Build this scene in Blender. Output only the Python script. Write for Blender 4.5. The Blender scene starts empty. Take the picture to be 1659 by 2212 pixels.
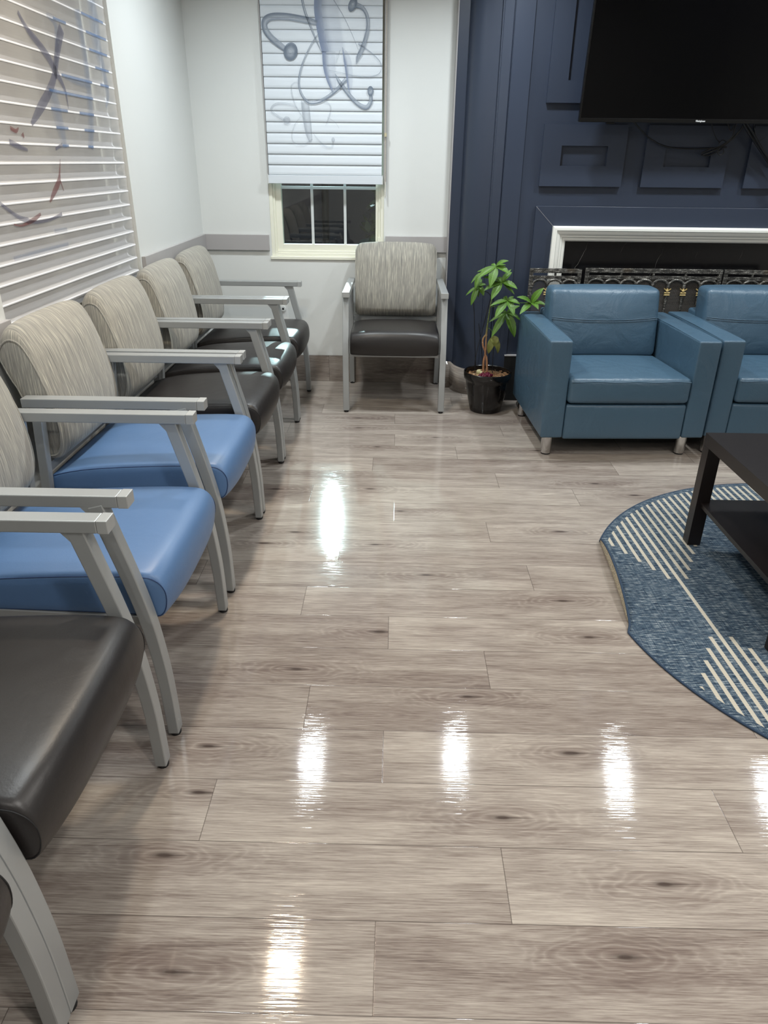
import bpy, bmesh, math, random
from mathutils import Vector, Matrix
random.seed(7)
C = bpy.context.scene
COL = C.collection
PI = math.pi

def lin(c, a=1.0):
    def f(v):
        v /= 255.0
        return v / 12.92 if v <= 0.04045 else ((v + 0.055) / 1.055) ** 2.4
    return (f(c[0]), f(c[1]), f(c[2]), a)

# ---------------------------------------------------------------- camera
H = 1.40
cam_d = bpy.data.cameras.new('camera')
cam = bpy.data.objects.new('camera', cam_d)
COL.objects.link(cam)
CF, CP, CY, CR = 1538.166, 0.457443, -0.0135562, -0.0107996
fw = Vector((math.sin(CY) * math.cos(CP), math.cos(CY) * math.cos(CP), -math.sin(CP)))
rt = Vector((math.cos(CY), -math.sin(CY), 0))
dn = fw.cross(rt)
cr, sr = math.cos(CR), math.sin(CR)
rt2 = cr * rt + sr * dn
dn2 = -sr * rt + cr * dn
m = Matrix((( rt2.x, -dn2.x, -fw.x, 0), (rt2.y, -dn2.y, -fw.y, 0), (rt2.z, -dn2.z, -fw.z, H), (0, 0, 0, 1)))
cam.matrix_world = m
cam_d.sensor_fit = 'HORIZONTAL'
cam_d.sensor_width = 36.0
cam_d.lens = CF * 36.0 / 1659.0
cam_d.clip_start = 0.02
C.camera = cam

# ---------------------------------------------------------------- world, exposure
w = bpy.data.worlds.new('night'); C.world = w
w.use_nodes = True
w.node_tree.nodes['Background'].inputs[0].default_value = (0.010, 0.012, 0.016, 1)
w.node_tree.nodes['Background'].inputs[1].default_value = 1.0
C.view_settings.view_transform = 'Standard'
C.view_settings.look = 'None'
C.view_settings.gamma = 1.0
C.view_settings.use_curve_mapping = False
C.view_settings.exposure = -0.25

COOL = (0.90, 0.97, 1.0)
NEUT = (1.0, 0.97, 0.92)
WARM = (1.0, 0.84, 0.64)
CEIL = 2.62
# ceiling downlights: x, y, colour, watts
LAMPS = [(-0.57, 3.92, COOL, 21), (0.50, 3.98, COOL, 21), (1.67, 3.82, COOL, 21), (2.72, 3.72, COOL, 16),
         (-0.56, 2.42, WARM, 22), (-0.775, 1.60, COOL, 24), (1.75, 1.30, NEUT, 26), (0.60, -0.10, NEUT, 26),
         (1.9, -1.4, NEUT, 26), (-0.5, -1.4, NEUT, 24), (3.2, 0.6, NEUT, 24)]

# ---------------------------------------------------------------- node helpers
class NT:
    def __init__(s, name):
        s.m = bpy.data.materials.new(name); s.m.use_nodes = True
        s.t = s.m.node_tree; s.b = s.t.nodes['Principled BSDF']; s.o = s.t.nodes['Material Output']
    def n(s, typ, **k):
        nd = s.t.nodes.new(typ)
        for a, v in k.items(): setattr(nd, a, v)
        return nd
    def link(s, a, b): s.t.links.new(a, b)
    def put(s, sock, v):
        if isinstance(v, bpy.types.NodeSocket): s.link(v, sock)
        elif isinstance(v, (int, float)):
            try: sock.default_value = v
            except Exception: sock.default_value = (v, v, v)
        else: sock.default_value = v
    def m2(s, op, a, b=0.0, c=0.0):
        nd = s.n('ShaderNodeMath', operation=op)
        s.put(nd.inputs[0], a); s.put(nd.inputs[1], b)
        if op in ('SMOOTH_MIN', 'SMOOTH_MAX', 'MULTIPLY_ADD', 'COMPARE'): s.put(nd.inputs[2], c)
        return nd.outputs[0]
    def sstep(s, v, a, b, lo=0.0, hi=1.0):
        nd = s.n('ShaderNodeMapRange', interpolation_type='SMOOTHSTEP')
        s.put(nd.inputs[0], v); nd.inputs[1].default_value = a; nd.inputs[2].default_value = b
        nd.inputs[3].default_value = lo; nd.inputs[4].default_value = hi
        return nd.outputs[0]
    def noise(s, vec, scale=5, detail=3, rough=0.55, dist=0.0):
        nd = s.n('ShaderNodeTexNoise')
        if vec is not None: s.link(vec, nd.inputs['Vector'])
        s.put(nd.inputs['Scale'], scale); s.put(nd.inputs['Detail'], detail)
        s.put(nd.inputs['Roughness'], rough); s.put(nd.inputs['Distortion'], dist)
        return nd.outputs['Fac']
    def mapv(s, vec, scale=(1, 1, 1), loc=(0, 0, 0), rot=(0, 0, 0)):
        nd = s.n('ShaderNodeMapping'); s.link(vec, nd.inputs['Vector'])
        nd.inputs['Scale'].default_value = scale; nd.inputs['Location'].default_value = loc
        nd.inputs['Rotation'].default_value = rot
        return nd.outputs[0]
    def comb(s, x, y, z=0.0):
        nd = s.n('ShaderNodeCombineXYZ'); s.put(nd.inputs[0], x); s.put(nd.inputs[1], y); s.put(nd.inputs[2], z)
        return nd.outputs[0]
    def sep(s, v):
        nd = s.n('ShaderNodeSeparateXYZ'); s.link(v, nd.inputs[0]); return nd.outputs
    def mix(s, f, a, b, blend='MIX'):
        nd = s.n('ShaderNodeMix', data_type='RGBA', blend_type=blend)
        s.put(nd.inputs[0], f); s.put(nd.inputs[6], a); s.put(nd.inputs[7], b)
        return nd.outputs[2]
    def ramp(s, f, stops, interp='LINEAR'):
        nd = s.n('ShaderNodeValToRGB'); nd.color_ramp.interpolation = interp
        e = nd.color_ramp.elements
        while len(e) < len(stops): e.new(0.5)
        for i, (p, c) in enumerate(stops): e[i].position = p; e[i].color = c
        s.put(nd.inputs[0], f); return nd.outputs[0]
    def obj(s): return s.n('ShaderNodeTexCoord').outputs['Object']
    def uv(s, name):
        nd = s.n('ShaderNodeUVMap'); nd.uv_map = name; return nd.outputs[0]
    def bump(s, h, strength=0.2, dist=0.002, prev=None):
        nd = s.n('ShaderNodeBump'); s.put(nd.inputs['Height'], h)
        nd.inputs['Strength'].default_value = strength; nd.inputs['Distance'].default_value = dist
        if prev is not None: s.link(prev, nd.inputs['Normal'])
        s.link(nd.outputs[0], s.b.inputs['Normal']); return nd.outputs[0]
    def set(s, **k):
        names = dict(col='Base Color', rough='Roughness', metal='Metallic', spec='Specular IOR Level', alpha='Alpha',
                     coat='Coat Weight', coatr='Coat Roughness', sheen='Sheen Weight', trans='Transmission Weight', ior='IOR')
        for a, v in k.items(): s.put(s.b.inputs[names[a]], v)
        return s

def plain(name, rgb, rough=0.5, metal=0.0, spec=0.5, bump=None, coat=0.0, var=0.06, vscale=9.0):
    t = NT(name); c = lin(rgb)
    ob = t.obj()
    n = t.noise(ob, vscale, 3)
    d = tuple(max(0, x * (1 - var)) for x in c[:3]) + (1,)
    l = tuple(min(1, x * (1 + var)) for x in c[:3]) + (1,)
    t.set(col=t.mix(n, d, l), rough=rough, metal=metal, spec=spec, coat=coat, coatr=0.1)
    if bump:
        sc, st = bump
        t.bump(t.noise(ob, sc, 2), st, 0.001)
    return t.m

M = {}
M['paint_white'] = plain('white_wall_paint', (218, 220, 218), 0.42, spec=0.35, bump=(160, 0.18), var=0.015, vscale=2)
M['ceiling'] = plain('ceiling_paint', (225, 224, 220), 0.8, bump=(120, 0.1), var=0.01)
M['rail'] = plain('grey_rail_paint', (168, 165, 165), 0.40, spec=0.4, var=0.02)
M['cream'] = plain('cream_window_vinyl', (232, 231, 216), 0.35, spec=0.4, var=0.01)
M['muntin'] = plain('white_muntin', (205, 208, 208), 0.3, spec=0.4, var=0.01)
M['blue_wall'] = plain('navy_wall_paint', (46, 54, 70), 0.42, spec=0.45, bump=(140, 0.12), var=0.05, vscale=1.5)
M['silver'] = plain('silver_powder_coat', (164, 167, 168), 0.36, metal=0.40, spec=0.5, bump=(900, 0.05), var=0.02)
M['silver_cap'] = plain('silver_plastic_cap', (166, 168, 168), 0.36, metal=0.2, spec=0.45, var=0.02)
M['black_rubber'] = plain('black_rubber', (22, 22, 24), 0.6)
M['chrome'] = plain('brushed_chrome', (200, 200, 200), 0.16, metal=1.0, var=0.02)
M['table'] = plain('black_brown_laminate', (25, 20, 20), 0.33, spec=0.45, var=0.15, vscale=30)
M['pot'] = plain('glossy_black_plastic', (14, 13, 14), 0.16, spec=0.6, var=0.1)
M['tv_body'] = plain('black_tv_plastic', (8, 8, 9), 0.28, spec=0.35)
M['cable'] = plain('black_cable_rubber', (12, 12, 14), 0.4, spec=0.5)
M['wire'] = plain('black_plant_wire', (8, 8, 12), 0.5)
M['white_trim'] = plain('white_moulding_paint', (238, 237, 230), 0.35, spec=0.45, var=0.015)
M['dark_void'] = plain('void_black', (8, 8, 8), 0.8)  # plain near-black for hollow openings, plinth and subfloor
M['brass'] = plain('antique_brass_paint', (196, 172, 116), 0.42, metal=0.3, var=0.2, vscale=60)
M['white_plastic'] = plain('white_outlet_plastic', (225, 226, 224), 0.3, var=0.01)
M['bead'] = plain('beige_bead_chain', (190, 180, 150), 0.4, var=0.05)
M['stitch_dark'] = plain('black_thread', (16, 16, 18), 0.7)
M['stitch_blue'] = plain('navy_thread', (28, 52, 92), 0.7)

def vinyl(name, rgb, rough, bs=260, st=0.12):
    t = NT(name); ob = t.obj(); c = lin(rgb)
    n = t.noise(ob, 3.0, 3)
    t.set(col=t.mix(n, tuple(x * .93 for x in c[:3]) + (1,), tuple(x * 1.07 for x in c[:3]) + (1,)), rough=rough, spec=0.5)
    h = t.m2('ADD', t.m2('MULTIPLY', t.noise(ob, bs, 2), 0.25), t.m2('MULTIPLY', t.noise(ob, 6, 3, 0.5, 1.2), 2.4))
    t.bump(h, st, 0.006)
    return t.m
M['vinyl_blue'] = vinyl('blue_vinyl', (82, 112, 152), 0.42)
M['vinyl_black'] = vinyl('charcoal_vinyl', (33, 30, 30), 0.40)
M['leather'] = vinyl('teal_blue_leather', (64, 89, 108), 0.38, 200, 0.55)

def fabric():
    t = NT('streaked_taupe_fabric'); ob = t.obj()
    nx, ny, nz = t.sep(t.n('ShaderNodeTexCoord').outputs['Normal'])
    side = t.m2('GREATER_THAN', t.m2('ABSOLUTE', ny), 0.7)
    ox, oy, oz = t.sep(ob)
    lat = t.m2('ADD', t.m2('MULTIPLY', oy, t.m2('SUBTRACT', 1.0, side)), t.m2('MULTIPLY', ox, side))
    ob = t.comb(t.m2('MULTIPLY', ox, t.m2('SUBTRACT', 1.0, side)), lat, oz)
    a = t.noise(t.mapv(ob, (9, 330, 9)), 1.0, 2, 0.6)
    b = t.noise(t.mapv(ob, (6, 120, 6), (3, 8, 1)), 1.0, 3, 0.6)
    c = t.noise(t.mapv(ob, (22, 520, 22), (1, 3, 9)), 1.0, 2, 0.5)
    v = t.m2('ADD', t.m2('MULTIPLY', a, 0.5), t.m2('ADD', t.m2('MULTIPLY', b, 0.2), t.m2('MULTIPLY', c, 0.3)))
    col = t.ramp(v, [(0.30, lin((96, 95, 92))), (0.43, lin((134, 132, 126))), (0.53, lin((152, 148, 139))), (0.60, lin((184, 180, 166))), (0.68, lin((206, 201, 184)))])
    t.set(col=col, rough=0.85, spec=0.2, sheen=0.15)
    t.bump(v, 0.35, 0.002)
    return t.m
M['fabric'] = fabric()

def floor_mat(name, wall=False):
    t = NT(name)
    p = t.uv('plank')            # metres along / across the plank, shifted per plank
    e = t.uv('edge')             # 0..L , 0..W distances
    k1 = t.uv('knot'); k2 = t.uv('knot2')
    pid = t.n('ShaderNodeAttribute'); pid.attribute_name = 'pid'; pid = pid.outputs['Fac']
    px, py, _ = t.sep(p)
    def kn(k, sx, sy):
        x, y, _ = t.sep(k)
        wob = t.m2('MULTIPLY', t.m2('SUBTRACT', t.noise(t.mapv(p, (9, 25, 1)), 1.0, 2), 0.5), 0.9)
        d = t.m2('SQRT', t.m2('ADD', t.m2('POWER', t.m2('DIVIDE', x, sx), 2.0), t.m2('POWER', t.m2('DIVIDE', y, sy), 2.0)))
        return t.m2('ADD', d, t.m2('MULTIPLY', wob, t.m2('ADD', d, 0.2))), x, y
    d1, x1, y1 = kn(k1, 0.064, 0.0185)
    d2, x2, y2 = kn(k2, 0.11, 0.019)
    # grain
    cath1 = t.m2('MULTIPLY', t.sstep(d1, 0.6, 5.5, 1, 0), 1.0)
    cath2 = t.m2('MULTIPLY', t.sstep(d2, 0.0, 4.0, 1, 0), 1.0)
    fine = t.noise(t.comb(t.m2('MULTIPLY', px, 13), t.m2('MULTIPLY', py, 420), pid), 1.0, 4, 0.65)
    mid = t.noise(t.comb(t.m2('MULTIPLY', px, 2.6), t.m2('MULTIPLY', py, 80), pid), 1.0, 4, 0.62, 0.5)
    broad = t.noise(t.comb(t.m2('MULTIPLY', px, 2.2), t.m2('MULTIPLY', py, 13), t.m2('MULTIPLY', pid, 7)), 1.0, 3, 0.55, 0.8)
    jit = t.m2('MULTIPLY', t.m2('SUBTRACT', t.noise(t.comb(t.m2('MULTIPLY', px, 11), t.m2('MULTIPLY', py, 70), pid), 1.0, 3, 0.6), 0.5), 2.6)
    def rg(d, fq): return t.m2('SUBTRACT', 1.0, t.m2('MULTIPLY', t.m2('ABSOLUTE', t.m2('SINE', t.m2('ADD', t.m2('MULTIPLY', t.m2('POWER', d, 0.8), fq), jit))), 2.0))
    rings = t.m2('ADD', t.m2('MULTIPLY', t.m2('MULTIPLY', rg(d1, 8.0), cath1), 0.046), t.m2('MULTIPLY', t.m2('MULTIPLY', rg(d2, 9.0), cath2), 0.022))
    v = t.m2('ADD', t.m2('MULTIPLY', fine, 0.55), t.m2('ADD', t.m2('MULTIPLY', mid, 0.17), t.m2('MULTIPLY', broad, 0.32)))
    v = t.m2('ADD', v, rings)
    v = t.m2('ADD', v, t.m2('MULTIPLY', t.m2('SUBTRACT', pid, 0.5), 0.095))
    col = t.ramp(v, [(0.32, lin((94, 84, 79))), (0.43, lin((124, 113, 106))), (0.52, lin((145, 136, 128))), (0.60, lin((161, 152, 143))), (0.71, lin((182, 174, 163)))])
    halo = t.m2('MULTIPLY', t.sstep(d1, 0.3, 4.0, 1, 0), 0.52)
    col = t.mix(t.m2('MULTIPLY', halo, t.sstep(mid, 0.35, 0.65, 1, 0.4)), col, lin((104, 90, 84)))
    halo2 = t.m2('MULTIPLY', t.sstep(d2, 0.2, 3.2, 1, 0), 0.42)
    col = t.mix(t.m2('MULTIPLY', halo2, t.sstep(mid, 0.35, 0.65, 1, 0.3)), col, lin((108, 95, 89)))
    core = t.m2('MULTIPLY', t.sstep(d1, 0.12, 0.62, 1, 0), 0.80)
    col = t.mix(core, col, lin((58, 48, 44)))
    # short crack running off the knot
    cr_ = t.m2('MULTIPLY', t.m2('MULTIPLY', t.sstep(t.m2('ABSOLUTE', t.m2('ADD', y1, t.m2('MULTIPLY', t.m2('SUBTRACT', mid, 0.5), 0.012))), 0.0006, 0.0030, 1, 0),
               t.sstep(x1, -0.02, 0.0, 0, 1)), t.sstep(x1, 0.03, 0.09, 1, 0))
    col = t.mix(t.m2('MULTIPLY', cr_, 0.6), col, lin((60, 50, 46)))
    ex, ey, _ = t.sep(e)
    seam = t.m2('MINIMUM', ex, ey)
    sm = t.sstep(seam, 0.0002, 0.0015, 1, 0)
    col = t.mix(t.m2('MULTIPLY', sm, 0.72), col, lin((58, 50, 46)))
    t.set(col=col, rough=t.m2('ADD', 0.03, t.m2('MULTIPLY', fine, 0.07)), spec=0.40)
    h = t.m2('SUBTRACT', t.m2('ADD', t.m2('MULTIPLY', t.noise(t.comb(t.m2('MULTIPLY', px, 9), t.m2('MULTIPLY', py, 240), pid), 1.0, 2, 0.5), 1.6), t.m2('MULTIPLY', mid, 0.8)), t.m2('MULTIPLY', sm, 1.2))
    t.bump(h, 1.0, 0.00013 if not wall else 0.0001)
    return t.m
M['floor'] = floor_mat('grey_oak_plank_floor')
M['baseboard'] = floor_mat('grey_oak_baseboard', True)

def marble():
    t = NT('black_marble'); ob = t.obj()
    w_ = t.noise(t.mapv(ob, (1, 1, 1)), 3.0, 4, 0.6)
    x, y, z = t.sep(ob)
    s = t.m2('ADD', t.m2('ADD', t.m2('MULTIPLY', x, 4.2), t.m2('MULTIPLY', z, -1.6)), t.m2('MULTIPLY', w_, 0.6))
    fr = t.m2('ABSOLUTE', t.m2('SUBTRACT', t.m2('FRACT', s), 0.5))
    vein = t.m2('MULTIPLY', t.sstep(fr, 0.0, 0.005, 1, 0), t.sstep(t.noise(ob, 5, 2), 0.48, 0.66))
    t.set(col=t.mix(vein, lin((14, 13, 14)), lin((120, 116, 112))), rough=0.2, spec=0.3)
    return t.m
M['marble'] = marble()

def iron():
    t = NT('brushed_black_iron'); ob = t.obj()
    n = t.noise(t.mapv(ob, (30, 30, 160)), 1.0, 4, 0.7)
    n2 = t.noise(ob, 300, 3, 0.7)
    g = t.noise(ob, 2.6, 1)
    v = t.m2('MULTIPLY', n, n2)
    c = t.ramp(v, [(0.15, lin((26, 25, 24))), (0.27, lin((74, 72, 68))), (0.38, lin((190, 186, 178)))])
    c = t.mix(t.m2('MULTIPLY', t.sstep(g, 0.60, 0.68), 0.5), c, lin((140, 108, 60)))
    t.set(col=c, rough=0.42, metal=0.35)
    t.bump(n2, 0.5, 0.002)
    return t.m
M['iron'] = iron()

def mesh_mat():
    t = NT('diamond_wire_mesh'); ob = t.obj(); x, y, z = t.sep(ob)
    a = t.m2('ABSOLUTE', t.m2('SUBTRACT', t.m2('FRACT', t.m2('ADD', t.m2('MULTIPLY', x, 95), t.m2('MULTIPLY', z, 160))), 0.5))
    b = t.m2('ABSOLUTE', t.m2('SUBTRACT', t.m2('FRACT', t.m2('SUBTRACT', t.m2('MULTIPLY', x, 95), t.m2('MULTIPLY', z, 160))), 0.5))
    al = t.m2('MAXIMUM', t.sstep(a, 0.10, 0.16, 1, 0), t.sstep(b, 0.10, 0.16, 1, 0))
    t.set(col=lin((120, 114, 108)), rough=0.4, metal=0.3, alpha=al)
    return t.m
M['mesh'] = mesh_mat()

def glass():
    t = NT('window_glass')
    tr = t.n('ShaderNodeBsdfTransparent'); tr.inputs[0].default_value = (0.93, 0.95, 0.94, 1)
    gl = t.n('ShaderNodeBsdfGlossy'); gl.inputs['Roughness'].default_value = 0.015
    fr = t.n('ShaderNodeFresnel'); fr.inputs['IOR'].default_value = 1.65
    mx = t.n('ShaderNodeMixShader'); t.link(fr.outputs[0], mx.inputs[0]); t.link(tr.outputs[0], mx.inputs[1]); t.link(gl.outputs[0], mx.inputs[2])
    t.link(mx.outputs[0], t.o.inputs['Surface'])
    return t.m
M['glass'] = glass()

def sheer(name, rgb, opacity, stripes=False):
    t = NT(name)
    tr = t.n('ShaderNodeBsdfTransparent')
    df = t.n('ShaderNodeBsdfDiffuse'); df.inputs[0].default_value = lin(rgb)
    tl = t.n('ShaderNodeBsdfTranslucent'); tl.inputs[0].default_value = lin(rgb)
    m1 = t.n('ShaderNodeMixShader'); m1.inputs[0].default_value = 0.35
    t.link(df.outputs[0], m1.inputs[1]); t.link(tl.outputs[0], m1.inputs[2])
    mx = t.n('ShaderNodeMixShader')
    n = t.noise(t.mapv(t.obj(), (1, 5, 420)), 1.0, 2, 0.6)
    t.put(mx.inputs[0], t.m2('ADD', opacity - 0.03, t.m2('MULTIPLY', n, 0.06)))
    t.link(tr.outputs[0], mx.inputs[1]); t.link(m1.outputs[0], mx.inputs[2])
    t.link(mx.outputs[0], t.o.inputs['Surface'])
    return t.m
M['sheer'] = sheer('beige_sheer_mesh', (226, 225, 224), 0.46)
M['sheer_back'] = sheer('beige_sheer_mesh_rear', (232, 228, 222), 0.40)
def vane():
    t = NT('white_shade_vane'); n = t.noise(t.mapv(t.obj(), (60, 4, 60)), 1.0, 2)
    t.set(col=t.mix(n, lin((222, 223, 228)), lin((238, 238, 240))), rough=0.55, spec=0.3)
    return t.m
M['vane'] = vane()
def cell():
    t = NT('white_roller_fabric'); n = t.noise(t.mapv(t.obj(), (6, 6, 420)), 1.0, 3, 0.6)
    t.set(col=t.mix(n, lin((198, 205, 212)), lin((218, 224, 230))), rough=0.5, spec=0.35)
    t.bump(n, 0.15, 0.001)
    return t.m
M['cell'] = cell()

def ink(name, rgb, a_mid, a_edge, rgb2=None):
    t = NT(name); u, v, _ = t.sep(t.uv('UVMap'))
    e = t.m2('ABSOLUTE', t.m2('SUBTRACT', u, 0.42))
    f = t.sstep(e, 0.05, 0.5)
    t.set(col=t.mix(f, lin(rgb2 or rgb), lin(rgb)), rough=0.5, alpha=t.m2('ADD', a_mid, t.m2('MULTIPLY', f, a_edge - a_mid)), spec=0.3)
    return t.m
M['ink_grey'] = ink('grey_blue_print', (104, 116, 132), 0.42, 0.85, (160, 170, 184))
M['ink_faint'] = ink('faint_grey_print', (150, 158, 170), 0.18, 0.42)
def ink_side():
    t = NT('pale_blue_grey_print'); u, v, _ = t.sep(t.uv('UVMap'))
    f = t.sstep(u, 0.45, 1.0)
    t.set(col=t.mix(f, lin((170, 180, 200)), lin((120, 134, 162))), rough=0.5, spec=0.3, alpha=t.m2('MULTIPLY', t.m2('ADD', 0.16, t.m2('MULTIPLY', f, 0.62)), t.sstep(u, 0.0, 0.15)))
    return t.m
M['ink_figure'] = ink_side()
M['ink_slate'] = ink('slate_print', (84, 86, 112), 0.55, 0.45)
M['ink_blue'] = ink('blue_tint_print', (84, 118, 160), 0.24, 0.10)
M['ink_lip'] = ink('blue_lip_print', (78, 112, 158), 0.62, 0.5)
M['ink_red'] = ink('dark_red_print', (116, 62, 62), 0.6, 0.55)

def screen():
    t = NT('tv_screen'); t.set(col=lin((3, 3, 4)), rough=0.10, spec=0.16); return t.m
M['screen'] = screen()
def leaf():
    t = NT('money_tree_leaf'); u, v, _ = t.sep(t.uv('UVMap'))
    a = t.m2('ABSOLUTE', t.m2('SUBTRACT', u, 0.5))
    ribs = t.m2('ABSOLUTE', t.m2('SUBTRACT', t.m2('FRACT', t.m2('SUBTRACT', t.m2('MULTIPLY', v, 11), t.m2('MULTIPLY', a, 5))), 0.5))
    r = t.sstep(ribs, 0.0, 0.12, 1, 0)
    mid = t.sstep(a, 0.0, 0.045, 1, 0)
    n = t.noise(t.obj(), 14, 2)
    c = t.mix(n, lin((48, 82, 20)), lin((88, 126, 36)))
    c = t.mix(t.m2('MULTIPLY', t.m2('MAXIMUM', t.m2('MULTIPLY', r, 0.3), mid), 0.6), c, lin((128, 170, 84)))
    t.set(col=c, rough=0.45, spec=0.4)
    t.bump(t.m2('SUBTRACT', ribs, mid), 0.2, 0.003)
    return t.m
M['leaf'] = leaf()
M['leaf_dry'] = plain('withered_leaf', (108, 112, 52), 0.6, var=0.3, vscale=40)
def bark():
    t = NT('money_tree_stem'); ob = t.obj(); x, y, z = t.sep(ob)
    n = t.noise(ob, 60, 3)
    g = t.sstep(z, 0.40, 0.55)
    c = t.mix(g, t.mix(n, lin((120, 78, 52)), lin((176, 132, 98))), t.mix(n, lin((66, 86, 40)), lin((100, 116, 60))))
    sp = t.n('ShaderNodeTexVoronoi'); sp.inputs['Scale'].default_value = 75; t.link(ob, sp.inputs['Vector'])
    c = t.mix(t.m2('MULTIPLY', t.sstep(sp.outputs['Distance'], 0.12, 0.2, 1, 0), 0.8), c, lin((215, 200, 170)))
    t.set(col=c, rough=0.6); t.bump(n, 0.5, 0.003); return t.m
M['bark'] = bark()
def soil():
    t = NT('wood_chip_soil'); ob = t.obj()
    v = t.n('ShaderNodeTexVoronoi'); v.inputs['Scale'].default_value = 110; t.link(ob, v.inputs['Vector'])
    n = t.sep(v.outputs['Color'])[0]
    t.set(col=t.ramp(n, [(0.0, lin((48, 34, 26))), (0.5, lin((112, 82, 58))), (0.85, lin((176, 142, 104))), (1.0, lin((226, 200, 160)))]), rough=0.5)
    t.bump(v.outputs['Distance'], 0.9, 0.006); return t.m
M['soil'] = soil()
M['chip'] = plain('wood_chip', (168, 130, 96), 0.6, var=0.35, vscale=50)
M['red_glass'] = plain('dark_red_glass_stone', (84, 14, 40), 0.15, spec=0.7, var=0.2)
M['pale_bulb'] = plain('pale_stone', (176, 172, 132), 0.6, var=0.2, vscale=40)
M['outdoor_leaf'] = plain('dark_shrub_leaf', (60, 66, 40), 0.45, var=0.5, vscale=20)
M['outdoor_ground'] = plain('dark_mulch', (50, 44, 38), 0.9, var=0.4, vscale=25)
M['metal_lamp'] = plain('white_lamp_trim', (230, 230, 228), 0.4)

def rug_mat():
    t = NT('blue_heathered_rug'); ob = t.obj(); x, y, z = t.sep(ob)   # object x = across stripes, y = along stripes
    th = t.noise(t.comb(t.m2('MULTIPLY', x, 42), t.m2('MULTIPLY', y, 420)), 1.0, 2, 0.6)
    th2 = t.noise(t.comb(t.m2('MULTIPLY', x, 14), t.m2('MULTIPLY', y, 180), 4.0), 1.0, 3, 0.65)
    th3 = t.noise(t.comb(t.m2('MULTIPLY', x, 500), t.m2('MULTIPLY', y, 10), 9.0), 1.0, 2, 0.6)
    v = t.m2('ADD', t.m2('MULTIPLY', th, 0.45), t.m2('ADD', t.m2('MULTIPLY', th2, 0.35), t.m2('MULTIPLY', th3, 0.20)))
    col = t.ramp(v, [(0.36, lin((16, 24, 36))), (0.45, lin((38, 53, 70))), (0.53, lin((74, 90, 104))), (0.61, lin((158, 164, 166)))])
    # stripes:  u across (x), s along toward the camera (-y)
    q = t.m2('DIVIDE', t.m2('ADD', x, 0.727), 0.0338)
    i = t.m2('ROUND', q)
    fr = t.m2('ABSOLUTE', t.m2('SUBTRACT', q, i))
    on = t.m2('LESS_THAN', fr, 0.20)
    ai = t.m2('PINGPONG', t.m2('ADD', i, 2150), 10.75)
    # distance (in stripes) from the nearest chevron tip
    ai = t.m2('PINGPONG', t.m2('ABSOLUTE', i), 10.75)
    s = t.m2('MULTIPLY', y, -1.0)
    up = t.m2('LESS_THAN', s, t.m2('SUBTRACT', -0.150, t.m2('MULTIPLY', t.m2('SUBTRACT', ai, 1.0), 0.063)))
    lo = t.m2('GREATER_THAN', s, t.m2('ADD', 0.212, t.m2('MULTIPLY', t.m2('SUBTRACT', ai, 1.0), 0.062)))
    ctr = t.m2('LESS_THAN', ai, 0.45)
    st = t.m2('MULTIPLY', on, t.m2('MAXIMUM', ctr, t.m2('MAXIMUM', up, lo)))
    r = t.m2('SQRT', t.m2('ADD', t.m2('POWER', x, 2.0), t.m2('POWER', y, 2.0)))
    st = t.m2('MULTIPLY', st, t.m2('LESS_THAN', r, 1.010))
    wv = t.m2('ADD', 0.75, t.m2('MULTIPLY', t.m2('SINE', t.m2('MULTIPLY', y, 1400)), 0.25))
    cream = t.mix(wv, lin((128, 122, 111)), lin((188, 182, 168)))
    col = t.mix(st, col, cream)
    t.set(col=col, rough=0.9, spec=0.15)
    t.bump(v, 0.7, 0.003)
    return t.m
M['rug'] = rug_mat()
def backing():
    t = NT('beige_woven_backing'); ob = t.obj(); x, y, z = t.sep(ob)
    th = t.noise(t.comb(t.m2('MULTIPLY', x, 60), t.m2('MULTIPLY', y, 420), t.m2('MULTIPLY', z, 300)), 1.0, 2, 0.6)
    t.set(col=t.ramp(th, [(0.38, lin((62, 58, 56))), (0.47, lin((160, 148, 128))), (0.6, lin((200, 188, 162)))]), rough=0.9); return t.m
M['backing'] = backing()
M['rug_edge'] = plain('navy_rug_binding', (34, 54, 76), 0.85, bump=(500, 0.6), var=0.3, vscale=300)

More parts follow.
